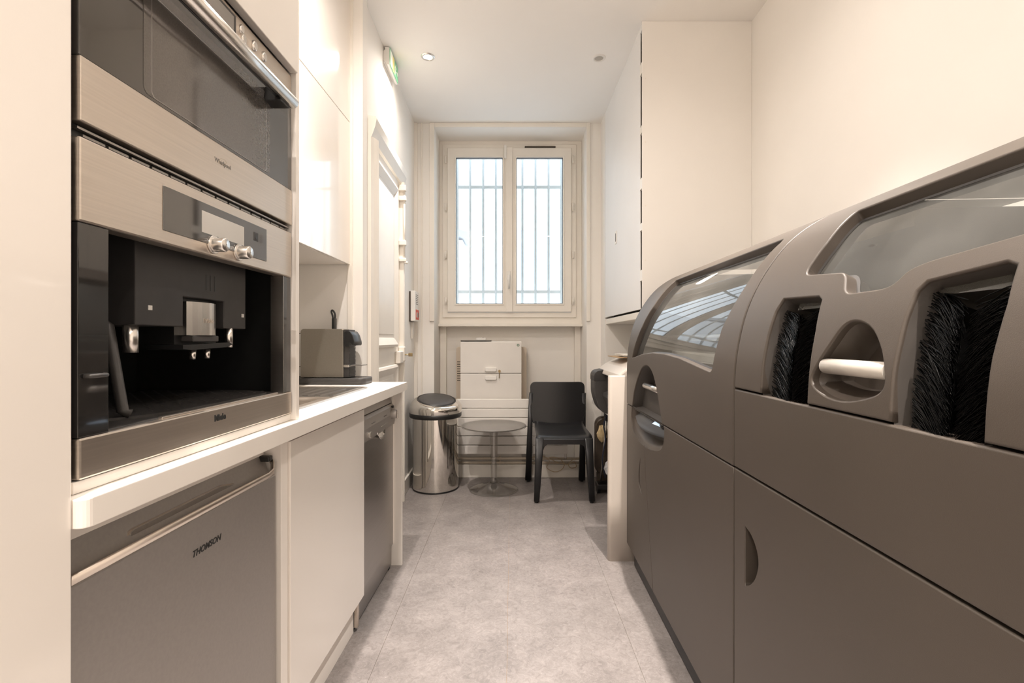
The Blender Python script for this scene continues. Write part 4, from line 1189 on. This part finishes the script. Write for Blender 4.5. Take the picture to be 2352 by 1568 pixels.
# ---- loose cable
t = thing('loose_cable', 'tangled beige cable lying over the skirting below the radiator', 'cable', (.42, 3.895, .13))
def px(p): return ((p[0] - 1176) / 1110 * p[2], p[2], CAM_H - (p[1] - 780) / 1110 * p[2])
pts = [(.14, 3.88, .165), (.24, 3.885, .178), (.30, 3.884, .14), (.28, 3.887, .085), (.34, 3.888, .05), (.40, 3.886, .07), (.42, 3.884, .12), (.36, 3.886, .165), (.30, 3.884, .165), (.36, 3.882, .13), (.44, 3.88, .112), (.50, 3.883, .13), (.515, 3.886, .09), (.47, 3.888, .082), (.455, 3.886, .12), (.50, 3.883, .152), (.55, 3.885, .155)]
part('cable', MB().tube(catmull(pts, False, 6), .0028, 6), MT['cable'], t)
# ---- drawer cabinet in the window niche
t = thing('drawer_cabinet', 'white metal drawer cabinet with a green cross sticker under the window', 'cabinet', (-.17, 4.03, 0))
part('body', box(-.421, .078, 3.952, 4.13, 0, 1.098), MT['cab_metal'], t, .003)
for i, (z0, z1) in enumerate(((.840, 1.095), (.580, .836), (.320, .576), (.02, .316))):
    dw = part('drawer', box(-.4205, .0775, 3.934, 3.951, z0, z1), MT['cab_metal'], t, .003)
    if i < 2:
        if i == 0: zc = z0 + .012
        else: zc = z1 - .052
        part('cup_handle', MB().rings([[(p[0], 3.9335 - d_, p[1]) for p in rounded_rect(-.220 + e_, -.125 - e_, zc + e_, zc + .034 - e_ * .5, .008, 3)] for d_, e_ in ((0, 0), (.010, .001), (.014, .004))], True, cap1=True), MT['white_plastic'], dw)
    if i == 0:
        part('lock', MB().cyl((-.102, 3.934, .857), (-.102, 3.926, .857), .011, 16), MT['lock_brass'], dw)
        part('key', MB().tube([(-.102, 3.926, .857), (-.103, 3.918, .845), (-.105, 3.920, .80)], .003, 8), MT['lock_brass'], dw)
        cs = part('cross_sticker', MB().cyl((.050, 3.9339, 1.068), (.050, 3.9330, 1.068), .0105, 20), MT['green'], dw, label='round green sticker with a white cross')
        cs.data.materials[0] = mat('dark_green_print', (.03, .14, .06), .5)
        part('white_cross', MB().box(.0440, .0560, 3.9322, 3.9331, 1.0655, 1.0705).box(.0475, .0525, 3.9322, 3.9331, 1.062, 1.074), MT['white_plastic'], cs)
# ---- convector behind it
t = thing('wall_convector', 'beige convector with vent slots behind the white drawer cabinet', 'heater', (-.17, 4.21, 0))
part('case', MB().prism(rounded_rect(-.478, .125, .30, 1.050, .02), 'y', 4.14, 4.27), MT['beige'], t, .002)
for k in range(9):
    part('vent_slot', box(-.470, -.432, 4.138, 4.1405, .76 + k * .02, .766 + k * .02), MT['brown'], t)
part('wall_bracket', box(-.36, .0, 4.27, 4.2899, .5, .9), MT['steel_dark'], t)
# ---- things lying on the drawer cabinet
tag(link_mesh('tablet_slab', MB().prism(rounded_rect(-.421, -.17, 3.945, 4.06, .012), 'z', 1.0985, 1.107), MT['charcoal'], None, (-.29, 4.0, 1.0985)), 'thin dark slab lying on top of the drawer cabinet', 'tablet')
t = thing('white_remote', 'small white plastic remote lying on the dark slab', 'remote', (-.255, 4.0, 1.107))
part('case', MB().prism(rounded_rect(-.298, -.215, 1.1072, 1.128, .008), 'y', 3.985, 4.02), MT['white_plastic'], t, .002)
part('button', MB().cyl((-.24, 4.0, 1.128), (-.24, 4.0, 1.1295), .006, 12), MT['ink_grey'], t)

# ---- white side panel of the desk, plotter, papers, cart behind it
pp = rounded_rect(.487, 1.15, 2.425, 2.470, .018, 5)
wp = MB()
wp.rings([[(p[0] - (.004 * (1 - z / .93)), p[1], z) for p in pp] for z in (0, .30, .6, .925)] + [[((p[0] - .82) * .994 + .82, (p[1] - 2.4475) * .9 + 2.4475, .931) for p in pp]], True, True, True)
tag(link_mesh('desk_side_panel', wp, MT['panel_cream'], None, (.82, 2.447, 0)), 'white rounded upright panel standing behind the farther grey machine', 'panel')
t = thing('desk', 'white desk top beneath the built-in cupboard behind the machines', 'desk', (.95, 3.0, 0))
part('desk_top', box(.62, 1.3195, 2.472, 3.743, .62, .655), MT['white_plastic'], t, .004)
part('leg', box(1.25, 1.30, 3.66, 3.71, 0, .62), MT['white_plastic'], t, .003)
part('leg', box(1.25, 1.30, 2.50, 2.55, 0, .62), MT['white_plastic'], t, .003)
part('leg', box(1.0, 1.04, 3.66, 3.71, 0, .62), MT['white_plastic'], t, .003)
t = thing('office_printer', 'black and white office printer jutting out behind the white panel', 'printer', (.8, 2.85, .655))
part('body', box(.60, 1.25, 2.48, 3.10, .656, .905), MT['black'], t, .006)
part('lid', MB().prism([(.545, .905), (.555, .93), (.60, .965), (.68, 1.000), (1.25, 1.005), (1.25, .9055), (.60, .9055)], 'y', 2.50, 3.10), MT['panel_cream'], t, .008)
eh = round_corners([(.500, .780), (.500, .900), (.512, .918), (.566, .930), (.575, .905), (.598, .89), (.598, .66), (.557, .665), (.525, .70)], [.03, .012, .012, .006, .004, 0, 0, .02, .03], 5)
eo = part('end_housing', MB().prism(eh, 'y', 2.93, 3.075), MT['charcoal'], t, .008)
part('end_cap', MB().prism(round_corners([(.4985, .862), (.4985, .901), (.512, .921), (.567, .933), (.567, .862)], [0, .012, .012, .004, 0], 4), 'y', 2.928, 3.077), MT['dark_grey'], eo, .004)
part('paper_tray', MB().prism([(.548, .775), (.552, .792), (.6, .81), (.6, .70), (.575, .70)], 'y', 2.75, 2.928), MT['charcoal'], t, .004)
for nm, lab, m_, z, a, (x0, x1, y0, y1) in (('cardboard_sheet', 'brown cardboard sheet lying on the printer lid', 'kraft', 1.0085, .10, (.60, .90, 2.72, 3.02)),
                                 ('paper_stack', 'white paper stack on top of the cardboard sheet', 'paper', 1.0175, .04, (.635, .90, 2.74, 2.98))):
    q = MB()
    for k in range(2 if nm == 'paper_stack' else 1):
        q.add([(x0, y0 + k * .006, z + k * .006), (x1, y0 - .02, z + k * .004), (x1, y1, z + k * .004), (x0, y1 + .01, z + k * .006), (x0, y0 + k * .006, z + k * .006 + .004), (x1, y0 - .02, z + k * .004 + .004), (x1, y1, z + k * .004 + .004), (x0, y1 + .01, z + k * .006 + .004)],
              [(0, 3, 2, 1), (4, 5, 6, 7), (0, 1, 5, 4), (1, 2, 6, 5), (2, 3, 7, 6), (3, 0, 4, 7)])
    tag(link_mesh(nm, q, MT[m_], None, (.75, 2.86, z)), lab, 'paper' if m_ == 'paper' else 'cardboard')
# ---- folded cart with a bag behind it
t = thing('folding_cart', 'folded luggage cart with silver poles and black base beside the chair', 'cart', (.66, 3.5, 0))
part('base', box(.612, .74, 3.46, 3.56, .035, .075), MT['black'], t, .008)
for x in (.628, .73):
    part('wheel', MB().cyl((x - .012, 3.51, .030), (x + .012, 3.51, .030), .030, 20), MT['black'], t)
part('pole', MB().tube([(.640, 3.50, .07), (.672, 3.50, .40), (.686, 3.50, .56)], .007, 10), MT['satin_chrome'], t)
part('pole', MB().tube([(.735, 3.50, .07), (.700, 3.50, .40), (.686, 3.505, .57)], .007, 10), MT['satin_chrome'], t)
part('top_clamp', box(.668, .706, 3.485, 3.52, .53, .60), MT['black'], t, .008)
part('elastic_cord', MB().tube(catmull([(.69, 3.478, .59), (.660, 3.476, .50), (.672, 3.474, .40), (.650, 3.476, .25), (.672, 3.478, .12)], False, 6), .005, 8), MT['navy'], t)
t = thing('brown_bag', 'dark brown rounded bag leaning behind the folded cart', 'bag', (.70, 3.62, 0))
bg_ = MB(); lo_ = []
for d_, k_ in ((0, .94), (.02, 1), (.07, 1), (.09, .94)):
    lo_.append([(.715 + (p[0] - .715) * k_, 3.60 + d_, .31 + (p[1] - .31) * k_) for p in rounded_rect(.625, .80, .10, .535, .06, 6)])
bg_.rings(lo_, True, True, True)
part('shell', bg_, MT['brown'], t)
part('sole', box(.64, .79, 3.61, 3.68, 0, .115), MT['brown'], t, .01)
rnd = random.Random(11)
def crumple(c, r, seed):
    q = random.Random(seed); mb = MB(); lo_ = []
    for i in range(7):
        ph = PI * (i + .02) / 6.04
        lo_.append([(c[0] + r[0] * math.sin(ph) * math.cos(a) * (.75 + .5 * q.random()), c[1] + r[1] * math.sin(ph) * math.sin(a) * (.75 + .5 * q.random()), c[2] + r[2] * math.cos(ph) * (.85 + .3 * q.random())) for a in [2 * PI * k / 12 for k in range(12)]])
    return mb.rings(lo_, False, True, True)
tag(link_mesh('crumpled_paper', crumple((.665, 3.575, .42), (.035, .02, .06), 2), MT['kraft'], None, (.665, 3.575, .36)), 'crumpled tan paper stuffed between cart and brown bag', 'paper')
bpy.data.objects['crumpled_paper'].data.materials[0] = mat('tan_wrapping_paper', (.62, .48, .27), .8, var=.1, scale=30)
tag(link_mesh('plastic_bag', crumple((.70, 3.425, .20), (.04, .020, .07), 5), MT['foil'], None, (.70, 3.425, .13)), 'shiny crumpled plastic bag tied low on the folded cart', 'bag')
